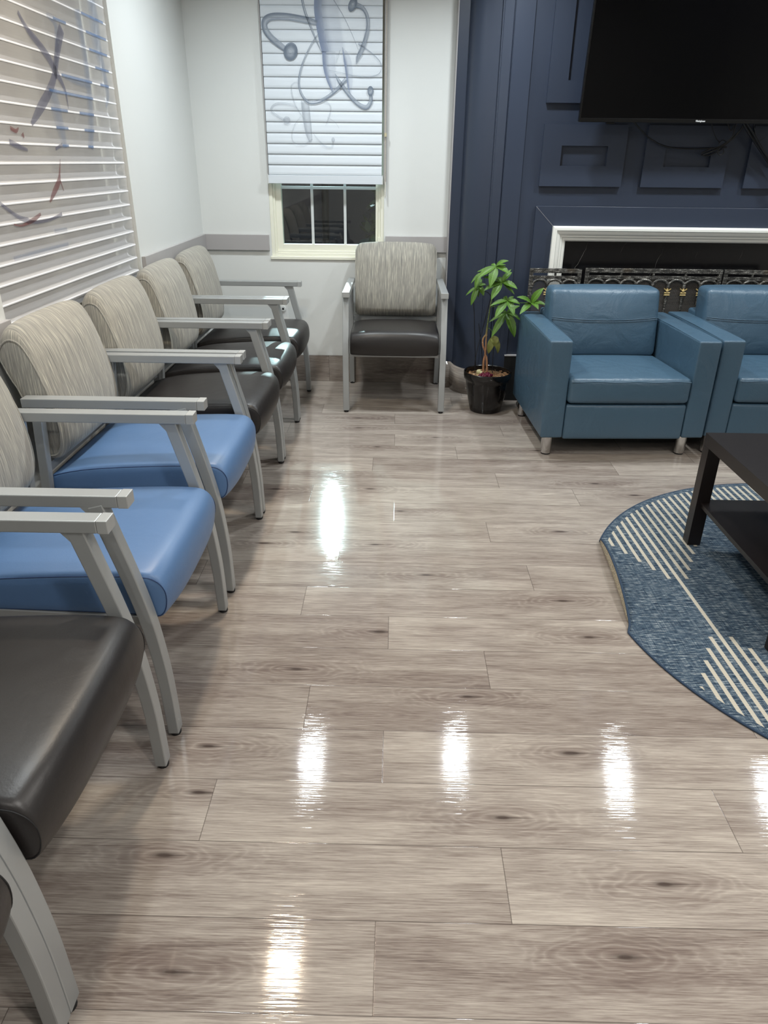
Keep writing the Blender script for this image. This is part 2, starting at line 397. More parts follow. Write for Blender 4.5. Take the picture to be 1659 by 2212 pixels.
# ---------------------------------------------------------------- mesh helpers
class MB:
    def __init__(s): s.v = []; s.f = []; s.uv = {}
    def add(s, vs, fs):
        o = len(s.v); s.v += [tuple(v) for v in vs]; s.f += [tuple(i + o for i in f) for f in fs]; return s
    def box(s, x0, x1, y0, y1, z0, z1):
        return s.add([(x0, y0, z0), (x1, y0, z0), (x1, y1, z0), (x0, y1, z0), (x0, y0, z1), (x1, y0, z1), (x1, y1, z1), (x0, y1, z1)],
                     [(0, 3, 2, 1), (4, 5, 6, 7), (0, 1, 5, 4), (1, 2, 6, 5), (2, 3, 7, 6), (3, 0, 4, 7)])
    def extrude(s, poly, axis, a, b):
        """poly: 2D points in the plane perpendicular to axis ('x','y','z'), extruded from a to b"""
        n = len(poly)
        def P(p, t):
            return {'x': (t, p[0], p[1]), 'y': (p[0], t, p[1]), 'z': (p[0], p[1], t)}[axis]
        vs = [P(p, a) for p in poly] + [P(p, b) for p in poly]
        fs = [(i, (i + 1) % n, n + (i + 1) % n, n + i) for i in range(n)]
        fs += [tuple(range(n - 1, -1, -1)), tuple(range(n, 2 * n))]
        return s.add(vs, fs)
    def tube(s, pts, r, n=10, cap=True, closed=False, flat=None):
        pts = [Vector(p) for p in pts]; m_ = len(pts)
        rs = r if isinstance(r, (list, tuple)) else [r] * m_
        up = None; rings = []
        for i, p in enumerate(pts):
            if closed: d = pts[(i + 1) % m_] - pts[i - 1]
            else: d = pts[min(i + 1, m_ - 1)] - pts[max(i - 1, 0)]
            if d.length < 1e-9: d = Vector((0, 0, 1))
            d.normalize()
            if up is None:
                up = Vector((0, 0, 1)) if abs(d.z) < 0.9 else Vector((1, 0, 0))
            up = (up - d * up.dot(d)).normalized()
            sd = d.cross(up)
            rings.append([p + (up * math.cos(2 * PI * k / n) + sd * math.sin(2 * PI * k / n)) * rs[i] for k in range(n)])
        vs = [v for rg in rings for v in rg]; fs = []
        R = m_ if closed else m_ - 1
        for i in range(R):
            j = (i + 1) % m_
            for k in range(n):
                fs.append((i * n + k, i * n + (k + 1) % n, j * n + (k + 1) % n, j * n + k))
        if cap and not closed: fs += [tuple(range(n - 1, -1, -1)), tuple((m_ - 1) * n + k for k in range(n))]
        return s.add(vs, fs)
    def lathe(s, prof, cx=0, cy=0, n=48):
        vs = []; fs = []; m_ = len(prof)
        for (r, z) in prof:
            for k in range(n):
                a = 2 * PI * k / n; vs.append((cx + r * math.cos(a), cy + r * math.sin(a), z))
        for i in range(m_ - 1):
            for k in range(n): fs.append((i * n + k, i * n + (k + 1) % n, (i + 1) * n + (k + 1) % n, (i + 1) * n + k))
        return s.add(vs, fs)
    def sphere(s, c, r, n=10, sq=(1, 1, 1)):
        vs = []; fs = []
        for i in range(n + 1):
            t_ = PI * i / n
            for k in range(2 * n):
                a = PI * k / n
                vs.append((c[0] + r * sq[0] * math.sin(t_) * math.cos(a), c[1] + r * sq[1] * math.sin(t_) * math.sin(a), c[2] + r * sq[2] * math.cos(t_)))
        for i in range(n):
            for k in range(2 * n): fs.append((i * 2 * n + k, (i + 1) * 2 * n + k, (i + 1) * 2 * n + (k + 1) % (2 * n), i * 2 * n + (k + 1) % (2 * n)))
        return s.add(vs, fs)
    def build(s, name, mat, parent=None, smooth=None, bevel=0, seg=2, weld=True, sub=0):
        me = bpy.data.meshes.new(name); me.from_pydata(s.v, [], s.f); me.update()
        bm = bmesh.new(); bm.from_mesh(me)
        if weld: bmesh.ops.remove_doubles(bm, verts=bm.verts, dist=1e-6)
        bmesh.ops.recalc_face_normals(bm, faces=bm.faces)
        bm.to_mesh(me); bm.free()
        return finish(name, me, mat, parent, smooth, bevel, seg, sub)

def finish(name, me, mat, parent=None, smooth=None, bevel=0, seg=2, sub=0):
    me.materials.append(mat)
    if smooth is not None:
        for p in me.polygons: p.use_smooth = True
        me.set_sharp_from_angle(angle=math.radians(smooth))
    o = bpy.data.objects.new(name, me); COL.objects.link(o)
    if parent is not None: o.parent = parent
    if bevel:
        b = o.modifiers.new('bevel', 'BEVEL'); b.width = bevel; b.segments = seg; b.limit_method = 'ANGLE'; b.angle_limit = math.radians(40)
        b.harden_normals = False
    if sub:
        b = o.modifiers.new('sub', 'SUBSURF'); b.levels = sub; b.render_levels = sub
    return o

def raw(name, vs, fs, mat, parent=None, smooth=None, uvs=None):
    """mesh kept as given (no welding), uvs: list per face of list of uv"""
    me = bpy.data.meshes.new(name); me.from_pydata([tuple(v) for v in vs], [], fs); me.update()
    if uvs:
        l = me.uv_layers.new(name='UVMap'); k = 0
        for poly, u in zip(me.polygons, uvs):
            for li, c in zip(poly.loop_indices, u): l.data[li].uv = c
    return finish(name, me, mat, parent, smooth)

def struct(o): o['kind'] = 'structure'; return o
def tag(o, label, cat, group=None):
    o['label'] = label; o['category'] = cat
    if group: o['group'] = group
    return o
def empty(name, label, cat, loc=(0, 0, 0), rz=0.0, group=None):
    o = bpy.data.objects.new(name, None); COL.objects.link(o)
    o.location = loc; o.rotation_euler = (0, 0, rz); o.empty_display_size = 0.1
    return tag(o, label, cat, group)

def catmull(pts, n=6):
    P = [Vector(p) for p in pts]; out = []
    for i in range(len(P) - 1):
        p0 = P[max(i - 1, 0)]; p1 = P[i]; p2 = P[i + 1]; p3 = P[min(i + 2, len(P) - 1)]
        for k in range(n):
            t_ = k / n
            out.append(0.5 * ((2 * p1) + (p2 - p0) * t_ + (2 * p0 - 5 * p1 + 4 * p2 - p3) * t_ ** 2 + (3 * p1 - p0 - 3 * p2 + p3) * t_ ** 3))
    out.append(P[-1]); return out

def strip2d(pts, th):
    """2D polyline -> closed outline of thickness th"""
    P = [Vector(p) for p in pts]; L = []; R_ = []
    for i, p in enumerate(P):
        d = (P[min(i + 1, len(P) - 1)] - P[max(i - 1, 0)]).normalized(); nrm = Vector((-d.y, d.x))
        tw = th[0] + (th[1] - th[0]) * i / (len(P) - 1) if isinstance(th, tuple) else th
        L.append(p + nrm * tw / 2); R_.append(p - nrm * tw / 2)
    return [tuple(p) for p in L + R_[::-1]]

# ---------------------------------------------------------------- planks (floor and baseboards share this)
def planks(name, mat, rects, to3d, parent=None, seed=1):
    """rects: list of (u0,u1,v0,v1,knots) ; to3d(u,v)->xyz ; knots = list of 2 (u,v)"""
    rnd = random.Random(seed)
    vs = []; fs = []; U = {'plank': [], 'edge': [], 'knot': [], 'knot2': []}; pid = []
    for (u0, u1, v0, v1, kn) in rects:
        r = rnd.random(); ou, ov = rnd.uniform(0, 40), rnd.uniform(0, 40)
        uc, vc = (u0 + u1) / 2, (v0 + v1) / 2
        kn = list(kn)
        if len(kn) < 1: kn.append((rnd.uniform(u0 + 0.1, u1 - 0.1), rnd.uniform(v0 + 0.04, v1 - 0.04)) if rnd.random() < 0.55 else (u0 - 9, v0 - 9))
        if len(kn) < 2: kn.append((rnd.uniform(u0 + 0.1, u1 - 0.1), rnd.uniform(v0 + 0.03, v1 - 0.03)))
        # 2x2 split so that edge distances interpolate correctly
        eps = 0.012
        us = [u0, u0 + eps, u1 - eps, u1]; vv = [v0, v0 + eps, v1 - eps, v1]
        base = len(vs)
        for a in us:
            for b in vv: vs.append(to3d(a, b))
        def E(a, b): return (min(a - u0, u1 - a), min(b - v0, v1 - b))
        for i in range(3):
            for j in range(3):
                idx = [(i, j), (i + 1, j), (i + 1, j + 1), (i, j + 1)]
                fs.append(tuple(base + a * 4 + b for a, b in idx)); pid.append(r)
                for a, b in idx:
                    U['plank'].append((us[a] + ou, vv[b] + ov)); U['edge'].append(E(us[a], vv[b]))
                    U['knot'].append((us[a] - kn[0][0], vv[b] - kn[0][1])); U['knot2'].append((us[a] - kn[1][0], vv[b] - kn[1][1]))
    me = bpy.data.meshes.new(name); me.from_pydata(vs, [], fs); me.update()
    for k, d in U.items():
        l = me.uv_layers.new(name=k)
        for i, c in enumerate(d): l.data[i].uv = c
    at = me.attributes.new('pid', 'FLOAT', 'FACE')
    for i, r in enumerate(pid): at.data[i].value = r
    return finish(name, me, mat, parent)

XL, YB, XR, YF = -1.265, 4.94, 4.3, -3.0
PW, PY0, PL = 0.18195, 0.759, 1.239
joint = {0: -0.021, 1: 0.259, 2: 0.808, 3: -0.015, 4: -0.236, 5: 0.2985, 6: -0.0075, 7: -0.31, 8: 0.5215, 9: -0.209, 10: 0.4045, 11: 0.0055,
         12: -0.383, 13: 0.510, 14: -0.1065, 15: 0.337, 16: 0.004, 17: 0.625, 18: 0.0035, 19: -0.45, -1: 0.55}
knots = [(8, .13, 2.311), (6, -.037, 1.943), (1, -.499, 1.083), (2, .273, 1.206), (1, .602, 1.04), (0, .472, .879), (3, -.48, 1.416),
         (3, .484, 1.418), (4, .228, 1.632), (9, -.07, 2.543), (5, -.288, 1.743), (12, -.108, 3.091), (11, .035, 2.856), (11, .356, 2.868), (2, -.466, 1.261),
         (2, -.047, 1.219), (17, -.207, 3.955), (17, .2, 3.973), (15, -.09, 3.65), (15, .162, 3.626), (7, .611, 2.15), (11, .706, 2.808),
         (10, .711, 2.685), (13, .983, 3.195), (12, 1.137, 3.066)]
rects = []
rr = random.Random(5)
for k in range(-21, 24):
    v0 = PY0 + k * PW; v1 = v0 + PW
    if v0 > YB + 0.02: break
    v1 = min(v1, YB + 0.02)
    j = joint.get(k, rr.uniform(0, PL))
    s0 = j - PL * math.ceil((j - (XL - 0.02)) / PL)
    while s0 < XR:
        a, b = max(s0, XL - 0.02), min(s0 + PL, XR + 0.02)
        if b - a > 0.03:
            kn = [(x, y) for (r_, x, y) in knots if r_ == k and a < x < b]
            rects.append((a, b, v0, v1, kn[:2]))
        s0 += PL
struct(planks('floor', M['floor'], rects, lambda u, v: (u, v, 0.0), seed=3))
struct(MB().box(XL - .2, XR + .2, YF - .2, YB + .2, -0.12, -0.004).build('floor', M['dark_void'])).name = 'trim_9'

# ---------------------------------------------------------------- room shell
T = 0.16
WZ0, WZ1 = 0.83, 2.36                       # window opening
LW0, LW1 = 2.325, 3.685                     # left window opening along y
BW0, BW1 = -0.822, -0.088                   # back window opening along x
b = MB()
b.box(XL - T, XL, YF - T, LW0, 0, CEIL).box(XL - T, XL, LW1, YB + T, 0, CEIL).box(XL - T, XL, LW0, LW1, 0, WZ0).box(XL - T, XL, LW0, LW1, WZ1, CEIL)
struct(b.build('wall_left', M['paint_white']))
b = MB()
b.box(XL, BW0, YB, YB + T, 0, CEIL).box(BW1, XR, YB, YB + T, 0, CEIL).box(BW0, BW1, YB, YB + T, 0, WZ0).box(BW0, BW1, YB, YB + T, WZ1, CEIL)
struct(b.build('wall_back', M['paint_white']))
struct(MB().box(XR, XR + T, YF - T, YB + T, 0, CEIL).build('wall_right', M['paint_white']))
struct(MB().box(XL - T, XR + T, YF - T, YF, 0, CEIL).build('wall_front', M['paint_white']))
struct(MB().box(XL - T, XR + T, YF - T, YB + T, CEIL, CEIL + 0.1).build('ceiling', M['ceiling']))

# fireplace breast: side face, rounded outside corner, front face
YW = 4.565
cov = catmull([Vector((a, c_, 0)) for a, c_ in [(.388, 4.822), (.393, 4.785), (.410, 4.738), (.447, 4.694), (.490, 4.670), (.546, 4.650)]], 6)
poly = [(0.327, YB + 0.05), (0.327, 4.822)] + [(p.x, p.y) for p in cov] + [(.546, 4.600), (.605, 4.582), (.605, YW), (XR, YW), (XR, YB + 0.05)]
wf = struct(MB().extrude(poly, 'z', 0, CEIL).build('wall_fireplace', M['blue_wall'], smooth=25))
# vertical trim: corner bead, cove edge, flat board
struct(MB().box(.320, .327, YB - .03, YB - .001, .19, CEIL).build('trim_1', M['rail'], bevel=0.002))
MB().box(.322, .3265, 4.818, YB - .032, .186, CEIL).build('corner_bead', M['rail'], wf, bevel=0.001)
MB().extrude([(0.552, 4.602), (0.552, 4.588), (0.602, 4.570), (0.602, 4.590)], 'z', 0.0, CEIL).build('corner_board', M['blue_wall'], wf, bevel=0.003)
MB().box(0.607, 0.712, YW - 0.014, YW + 0.03, 0.0, CEIL).build('pilaster_board', M['blue_wall'], wf, bevel=0.0015)

# baseboards in the same plank material
def bb(name, pathpts, h, seed):
    # pathpts: 2D path ; make planks along arc length
    P = [Vector(p) for p in pathpts]; L = [0]
    for i in range(1, len(P)): L.append(L[-1] + (P[i] - P[i - 1]).length)
    def at(s):
        for i in range(1, len(P)):
            if s <= L[i] + 1e-9: return P[i - 1].lerp(P[i], (s - L[i - 1]) / max(1e-9, L[i] - L[i - 1]))
        return P[-1]
    rc = []; s = 0; n = max(1, int(round(L[-1] / 0.9)))
    if len(P) > 2:
        for i in range(len(P) - 1): rc.append((L[i], L[i + 1], 0, h, [(-9, -9), (-9, -9)]))
    else:
        for i in range(n): rc.append((L[-1] * i / n, L[-1] * (i + 1) / n, 0, h, []))
    o = planks(name, M['baseboard'], rc, lambda u, v: (at(u).x, at(u).y, v), seed=seed)
    md = o.modifiers.new('solid', 'SOLIDIFY'); md.thickness = 0.006; md.offset = 0
    return struct(o)
bb('baseboard_back', [(XL, YB - 0.010), (0.34, YB - 0.010)], 0.183, 3)
bb('baseboard_left', [(XL + 0.010, YF), (XL + 0.010, YB - 0.014)], 0.183, 9)
# curved vinyl base around the rounded corner: one smooth piece
cb = [(.318, 4.814), (.350, 4.813)] + [(p.x, p.y) for p in catmull([Vector((a, c_, 0)) for a, c_ in [(.374, 4.812), (.382, 4.780), (.400, 4.732), (.440, 4.684), (.484, 4.661), (.545, 4.640)]], 5)]
vs = []; fs = []; n = len(cb)
me_u = {'plank': [], 'edge': [], 'knot': [], 'knot2': []}
s_ = [0]
for i in range(1, n): s_.append(s_[-1] + math.dist(cb[i], cb[i - 1]))
for i, (x, y) in enumerate(cb):
    sag = 0.0
    vs += [(x, y - 0.002, 0.0), (x, y - 0.002, 0.186 - 0.02 * (s_[i] / s_[-1]))]
for i in range(n - 1):
    fs.append((2 * i, 2 * i + 2, 2 * i + 3, 2 * i + 1))
    for j, (k, z) in enumerate([(i, 0), (i + 1, 0), (i + 1, .186), (i, .186)]):
        me_u['plank'].append((s_[k] + 3, z + 7)); me_u['edge'].append((1, 1)); me_u['knot'].append((9, 9)); me_u['knot2'].append((9, 9))
me = bpy.data.meshes.new('baseboard_fireplace'); me.from_pydata(vs, [], fs); me.update()
for k_, d in me_u.items():
    l = me.uv_layers.new(name=k_)
    for i, c_ in enumerate(d): l.data[i].uv = c_
at = me.attributes.new('pid', 'FLOAT', 'FACE')
for i in range(len(me.polygons)): at.data[i].value = 0.6
o = struct(finish('baseboard_fireplace', me, M['baseboard'], smooth=40))
md = o.modifiers.new('solid', 'SOLIDIFY'); md.thickness = 0.006; md.offset = 0

# chair rails
struct(MB().box(XL, BW0 - 0.012, YB - 0.020, YB, 0.870, 0.966).build('trim_2', M['rail'], bevel=0.002))
struct(MB().box(BW1 + 0.012, 0.332, YB - 0.020, YB, 0.870, 0.966).build('trim_3', M['rail'], bevel=0.002))
struct(MB().box(XL, XL + 0.020, 3.700, YB - 0.0205, 0.870, 0.966).build('trim_4', M['rail'], bevel=0.002))
struct(MB().box(XL, XL + 0.020, YF, 2.318, 0.835, 0.931).build('trim_5', M['rail'], bevel=0.002))

# ---------------------------------------------------------------- back window
def window_back():
    w0 = struct(MB().box(BW0, BW0 + 0.022, YB + 0.008, YB + 0.10, WZ0, WZ1).box(BW1 - 0.022, BW1, YB + 0.008, YB + 0.10, WZ0, WZ1)
                .box(BW0 + .022, BW1 - .022, YB + 0.008, YB + 0.10, WZ0, WZ0 + 0.024).box(BW0 + .022, BW1 - .022, YB + 0.008, YB + 0.10, WZ1 - 0.03, WZ1)
                .build('window_1', M['cream'], bevel=0.002))
    x0, x1, z0, z1 = BW0 + .022, BW1 - .022, WZ0 + .024, WZ1 - .03
    b = MB(); g = 0.014
    b.box(x0, x0 + g, YB + .018, YB + .09, z0, z1).box(x1 - g, x1, YB + .018, YB + .09, z0, z1).box(x0 + g, x1 - g, YB + .018, YB + .09, z0, z0 + g)
    b.build('frame_step', M['cream'], w0, bevel=0.002)
    gx0, gx1, gz0, gz1 = -0.748, -0.142, 0.906, 1.56
    b = MB()
    b.box(x0 + g, gx0, YB + .03, YB + .08, z0 + g, z1).box(gx1, x1 - g, YB + .03, YB + .08, z0 + g, z1)
    b.box(gx0, gx1, YB + .03, YB + .08, z0 + g, gz0).box(gx0, gx1, YB + .03, YB + .08, gz1, gz1 + .05)
    b.build('sash', M['cream'], w0, bevel=0.0015)
    MB().box(gx0, gx1, YB + .053, YB + .057, gz0, z1).build('pane', M['glass'], w0)
    b = MB()
    for xc in (-0.553, -0.341): b.box(xc - .0085, xc + .0085, YB + .048, YB + .062, gz0, z1)
    zz = 1.245
    for _ in range(4):
        b.box(gx0, gx1, YB + .0475, YB + .0625, zz - .0085, zz + .0085); zz += 0.335
    b.build('muntin', M['muntin'], w0, bevel=0.001)
    MB().box(-0.135, -0.105, YB + .004, YB + .03, 0.915, 0.93).tube([(-0.12, YB + .015, .925), (-0.12, YB + .015, .955)], .012, 10).build('latch', M['cream'], w0, smooth=40)
    b = MB().box(BW0 - 0.008, BW1 + 0.008, YB - 0.010, YB + 0.008, WZ0 - 0.016, WZ0 + 0.004)
    b.build('window_sill', M['cream'], w0, bevel=0.003)
window_back()

# ---------------------------------------------------------------- left window
def window_left():
    X0 = XL - 0.10
    w0 = struct(MB().box(X0 - .04, X0, LW0, LW0 + .05, WZ0, WZ1).box(X0 - .04, X0, LW1 - .05, LW1, WZ0, WZ1).box(X0 - .04, X0, LW0 + .05, LW1 - .05, WZ0, WZ0 + .05)
                .box(X0 - .04, X0, LW0 + .05, LW1 - .05, WZ1 - .05, WZ1).box(X0 - .045, X0 + .004, 2.965, 3.085, WZ0 + .05, WZ1 - .05)
                .build('window_2', M['cream'], bevel=0.003))
    MB().box(X0 - .024, X0 - .020, LW0 + .05, LW1 - .05, WZ0 + .05, WZ1 - .05).build('pane', M['glass'], w0)
    b = MB()
    for yc in (2.68, 3.27, 3.45): b.box(X0 - .03, X0 - .012, yc - .009, yc + .009, WZ0 + .05, WZ1 - .05)
    for zc in (1.24, 1.58, 1.92): b.box(X0 - .0305, X0 - .0115, LW0 + .05, LW1 - .05, zc - .009, zc + .009)
    b.build('muntin', M['muntin'], w0)
window_left()

# night garden outside
struct(MB().box(-6, 3, YB + T + .02, 9, -0.3, -0.1).build('trim_7', M['outdoor_ground']))
struct(MB().box(-6, XL - T - .02, -1, YB + T, -0.3, -0.1).build('trim_8', M['outdoor_ground']))
def shrub(cx, cy, h, r, seed, label):
    rnd = random.Random(seed); vs = []; fs = []
    for _ in range(900):
        a = rnd.uniform(0, 2 * PI); z = rnd.uniform(0.0, h); rad = r * math.sqrt(rnd.uniform(.15, 1)) * (1 - 0.5 * (z / h) ** 2)
        p = Vector((cx + rad * math.cos(a), cy + rad * math.sin(a), z - .1))
        d = Vector((rnd.uniform(-1, 1), rnd.uniform(-1, .3), rnd.uniform(-.6, 1))).normalized()
        s = d.cross(Vector((rnd.uniform(-1, 1), rnd.uniform(-1, 1), rnd.uniform(-1, 1)))).normalized()
        L = rnd.uniform(.05, .12); W_ = L * .28; o_ = len(vs)
        vs += [p, p + d * L * .5 + s * W_, p + d * L, p + d * L * .5 - s * W_]; fs.append((o_, o_ + 1, o_ + 2, o_ + 3))
    b = MB(); b.tube([(cx, cy, -.12), (cx + .03, cy, h * .5), (cx, cy, h * .8)], .02, 6)
    e = empty('garden_shrub', label, 'shrub', (cx, cy, -.1))
    o1 = raw('foliage', [v - Vector((cx, cy, -.1)) for v in vs], fs, M['outdoor_leaf'], e)
    o2 = b.build('trunk', M['bark'], e); o2.data.transform(Matrix.Translation((-cx, -cy, .1)))
shrub(-1.30, 6.0, 1.35, 0.42, 11, 'dark leafy shrub in the night behind the left pane of the small window')
shrub(0.02, 6.1, 1.30, 0.42, 12, 'dark leafy shrub in the night behind the right panes of the small window')

# ---------------------------------------------------------------- ribbons for printed artwork
def ribbon(path, widths, plane, off):
    """path of 2D points in (h, z); plane 'y' (x,z at y=off) or 'x' (y,z at x=off). returns verts, faces, uvs"""
    P = [Vector((p[0], p[1], 0)) for p in path]
    Wd = [Vector((w_, 0, 0)) for w_ in widths]
    P = catmull(P, 8); Wd = [v.x for v in catmull(Wd, 8)]
    vs = []; fs = []; uv = []
    for i, p in enumerate(P):
        d = (P[min(i + 1, len(P) - 1)] - P[max(i - 1, 0)]).normalized(); nn = Vector((-d.y, d.x, 0)) * abs(Wd[i]) / 2
        for q in (p + nn, p - nn):
            vs.append((q.x, off, q.y) if plane == 'y' else (off, q.x, q.y))
    for i in range(len(P) - 1):
        fs.append((2 * i, 2 * i + 2, 2 * i + 3, 2 * i + 1)); a, c_ = i / len(P), (i + 1) / len(P)
        uv.append([(0, a), (0, c_), (1, c_), (1, a)])
    return vs, fs, uv
def disc(c, rx, rz, plane, off, n=20, rot=0.0):
    vs = []; fs = []; uv = []
    q0 = (c[0], off, c[1]) if plane == 'y' else (off, c[0], c[1]); vs.append(q0)
    for k in range(n):
        a = 2 * PI * k / n; h, z = rx * math.cos(a), rz * math.sin(a)
        h, z = h * math.cos(rot) - z * math.sin(rot), h * math.sin(rot) + z * math.cos(rot)
        vs.append((c[0] + h, off, c[1] + z) if plane == 'y' else (off, c[0] + h, c[1] + z))
    for k in range(n):
        fs.append((0, 1 + k, 1 + (k + 1) % n)); uv.append([(0.42, 0), (1, 0), (1, 0)])
    return vs, fs, uv
def merged(name, items, mat, parent):
    for vs, fs, uv in items: raw('printed_stroke', vs, fs, mat, parent, uvs=uv).location = -Vector(parent.location)
def merged_old(name, items, mat, parent):
    V = []; F_ = []; U = []
    for vs, fs, uv in items:
        o = len(V); V += vs; F_ += [tuple(i + o for i in f) for f in fs]; U += uv
    return raw(name, V, F_, mat, parent, uvs=U)

# ---------------------------------------------------------------- back window shade
def shade_back():
    x0, x1 = -0.806, -0.104; yf = 4.900
    e = empty('window_shade', 'white horizontally folded window shade with grey stethoscope print, hung over the small back window', 'window shade', (-0.455, 4.905, 1.27))
    def at(o): o.location = -Vector(e.location); return o
    zs = [1.318 + 0.0584 * i for i in range(18)]
    prof = []
    for z in zs:   # from bottom to top; each fold: lip protrudes at its bottom
        prof += [(yf + .0055, z - .0010), (yf - .0010, z + .0008), (yf - .0030, z + .004), (yf - .0010, z + .018), (yf + .0015, z + .038), (yf + .0045, z + .0565)]
    vs = []; fs = []
    for (y, z) in prof: vs += [(x0, y, z), (x1, y, z)]
    for i in range(len(prof) - 1): fs.append((2 * i, 2 * i + 1, 2 * i + 3, 2 * i + 2))
    at(raw('shade_fabric', vs, fs, M['cell'], e, smooth=50))
    at(MB().box(x0 + .002, x1 - .002, yf + .014, yf + .018, 1.30, zs[-1] + .05).build('backing_sheet', M['vane'], e))
    at(MB().box(x0 - .004, x1 + .004, yf - .006, yf + .020, 1.270, 1.318).build('bottom_bar', M['cell'], e, bevel=0.002))
    at(MB().box(x0 - .008, x0 - .004, yf - .008, yf + .022, 1.270, 1.322).build('end_cap', M['white_plastic'], e))
    at(MB().box(x1 + .004, x1 + .008, yf - .008, yf + .022, 1.270, 1.322).build('end_cap', M['white_plastic'], e))
    at(MB().box(x0 - .012, x1 + .012, yf - .02, yf + .045, zs[-1] + .05, WZ1 + .02).build('head_rail', M['cell'], e, bevel=0.004))
    at(MB().box(x0 - .010, x0 - .004, yf + .005, YB - .004, 1.27, zs[-1] + .05).build('side_channel', M['rail'], e))
    at(MB().box(x1 + .012, x1 + .030, yf + .012, YB - .004, 1.27, zs[-1] + .05).build('side_channel', M['rail'], e))
    # bead chain
    b = MB(); z = 1.20
    while z < 2.3:
        b.sphere((x1 + .022, yf - .001, z), .0026, 4); z += .0075
    at(b.build('bead_chain', M['bead'], e, smooth=60))
    at(MB().tube([(x1 + .022, yf - .002, 1.535), (x1 + .022, yf - .002, 1.555)], .008, 10).build('chain_stop', M['bead'], e, smooth=40))
    at(MB().tube([(x1 + .024, yf + .01, 1.19), (x1 + .024, yf + .01, 1.285)], .005, 8).build('chain_weight', M['white_plastic'], e, smooth=40))
    # print: pixel coordinates of the photo converted to the shade plane beforehand
    off = yf - .0075
    S = PRINTS_BACK
    gr = []; fi = []; ft = []
    for kind, path, wd in S:
        (gr if kind == 'g' else fi if kind == 'f' else ft).append(ribbon(path, wd, 'y', off - (0.0008 if kind == 'g' else 0)))
    for kind, c_, rx, rz, rot in DISCS_BACK:
        (gr if kind == 'g' else ft).append(disc(c_, rx, rz, 'y', off - .0012, rot=rot))
    merged('stethoscope_print', gr, M['ink_grey'], e); merged('figure_print', fi, M['ink_figure'], e); merged('faint_print', ft, M['ink_faint'], e)

# projection helpers, used only to place artwork and small details on real planes
def px_ray(u, v): return rt2 * ((u - 829.5) / CF) + dn2 * ((v - 1106.0) / CF) + fw
def on_y(u, v, Y): d = px_ray(u, v); return Vector((0, 0, H)) + d * (Y / d.y)
def on_x(u, v, X): d = px_ray(u, v); return Vector((0, 0, H)) + d * (X / d.x)
def on_z(u, v, Z): d = px_ray(u, v); return Vector((0, 0, H)) + d * ((Z - H) / d.z)
def bz(a, b): p = on_y(550 + a / 5.53, b / 5.53, 4.8925); return (p.x, p.z)
def pb(kind, pts, wd): return (kind, [bz(*p) for p in pts], [w_ * 0.00053 for w_ in wd])
PRINTS_BACK = [
    pb('g', [(745, 275), (640, 245), (500, 215), (350, 195), (200, 200), (125, 250), (125, 340), (190, 440), (280, 520), (370, 590)], [42, 60, 62, 64, 66, 68, 62, 62, 60, 52]),
    pb('g', [(555, -60), (600, 130), (660, 290), (720, 440), (800, 625)], [26, 26, 22, 18, 5]),
    pb('g', [(765, 395), (690, 510), (600, 690), (545, 860), (530, 1010), (570, 1140), (650, 1220), (760, 1215), (880, 1150), (990, 1060), (1090, 945)], [5, 14, 16, 20, 22, 24, 28, 30, 32, 34, 34]),
    pb('g', [(1215, 60), (1290, 95), (1340, 180), (1355, 300), (1335, 430), (1290, 570), (1240, 680), (1215, 770)], [50, 40, 36, 36, 40, 46, 40, 4]),
    pb('g', [(960, 880), (1010, 970), (1090, 1080), (1180, 1190), (1270, 1265), (1340, 1280), (1385, 1220), (1388, 1130)], [5, 34, 38, 40, 44, 46, 40, 34]),
    pb('g', [(1240, 515), (1330, 580), (1430, 660), (1500, 740), (1520, 820)], [22, 12, 8, 8, 6]),
    pb('g', [(1520, 820), (1480, 885), (1370, 915), (1200, 905), (1060, 875), (890, 840)], [5, 6, 6, 5, 4, 3]),
    pb('g', [(945, 0), (1060, 190), (1160, 400), (1240, 600)], [7, 6, 5, 3]),
    pb('g', [(1020, 600), (1000, 660), (970, 750)], [4, 5, 3]),
    pb('f', [(880, -60), (870, 100), (895, 300), (925, 480), (940, 560), (945, 612)], [290, 290, 290, 280, 275, 265]),
    pb('f', [(892, 613), (897, 780), (915, 920), (945, 1060), (935, 1120)], [160, 150, 120, 70, 14]),
    pb('f', [(1050, 560), (1100, 680), (1125, 800), (1135, 920), (1140, 1050), (1145, 1120)], [10, 80, 90, 80, 50, 10]),
    pb('t', [(510, 1290), (430, 1250), (330, 1235), (240, 1250), (200, 1310), (250, 1370), (350, 1430)], [12, 18, 22, 24, 24, 22, 20]),
    pb('t', [(440, 1100), (470, 1210), (530, 1330), (600, 1430)], [20, 14, 12, 4]),
    pb('t', [(440, 1100), (440, 1020), (480, 985), (540, 1000)], [14, 12, 10, 5]),
    pb('t', [(550, 1390), (480, 1490), (445, 1600), (460, 1690), (530, 1725), (610, 1715), (690, 1660)], [5, 9, 10, 12, 14, 14, 12]),
    pb('t', [(830, 1210), (890, 1240), (910, 1310), (880, 1420), (850, 1500)], [10, 12, 14, 14, 4]),
    pb('t', [(700, 1590), (770, 1680), (850, 1750), (920, 1755), (938, 1690)], [6, 14, 16, 16, 12]),
    pb('t', [(600, 1200), (620, 1400), (650, 1600), (670, 1700)], [90, 90, 70, 20]),
    pb('t', [(870, 1400), (960, 1460), (1010, 1530)], [6, 5, 4])]
DISCS_BACK = [('g', bz(430, 615), 0.040, 0.046, -0.5), ('g', bz(1170, 55), 0.022, 0.036, -0.5), ('g', bz(1384, 1088), 0.018, 0.026, 0.0),
              ('t', bz(385, 1435), 0.022, 0.020, 0.0), ('t', bz(938, 1672), 0.010, 0.014, 0.0)]
shade_back()

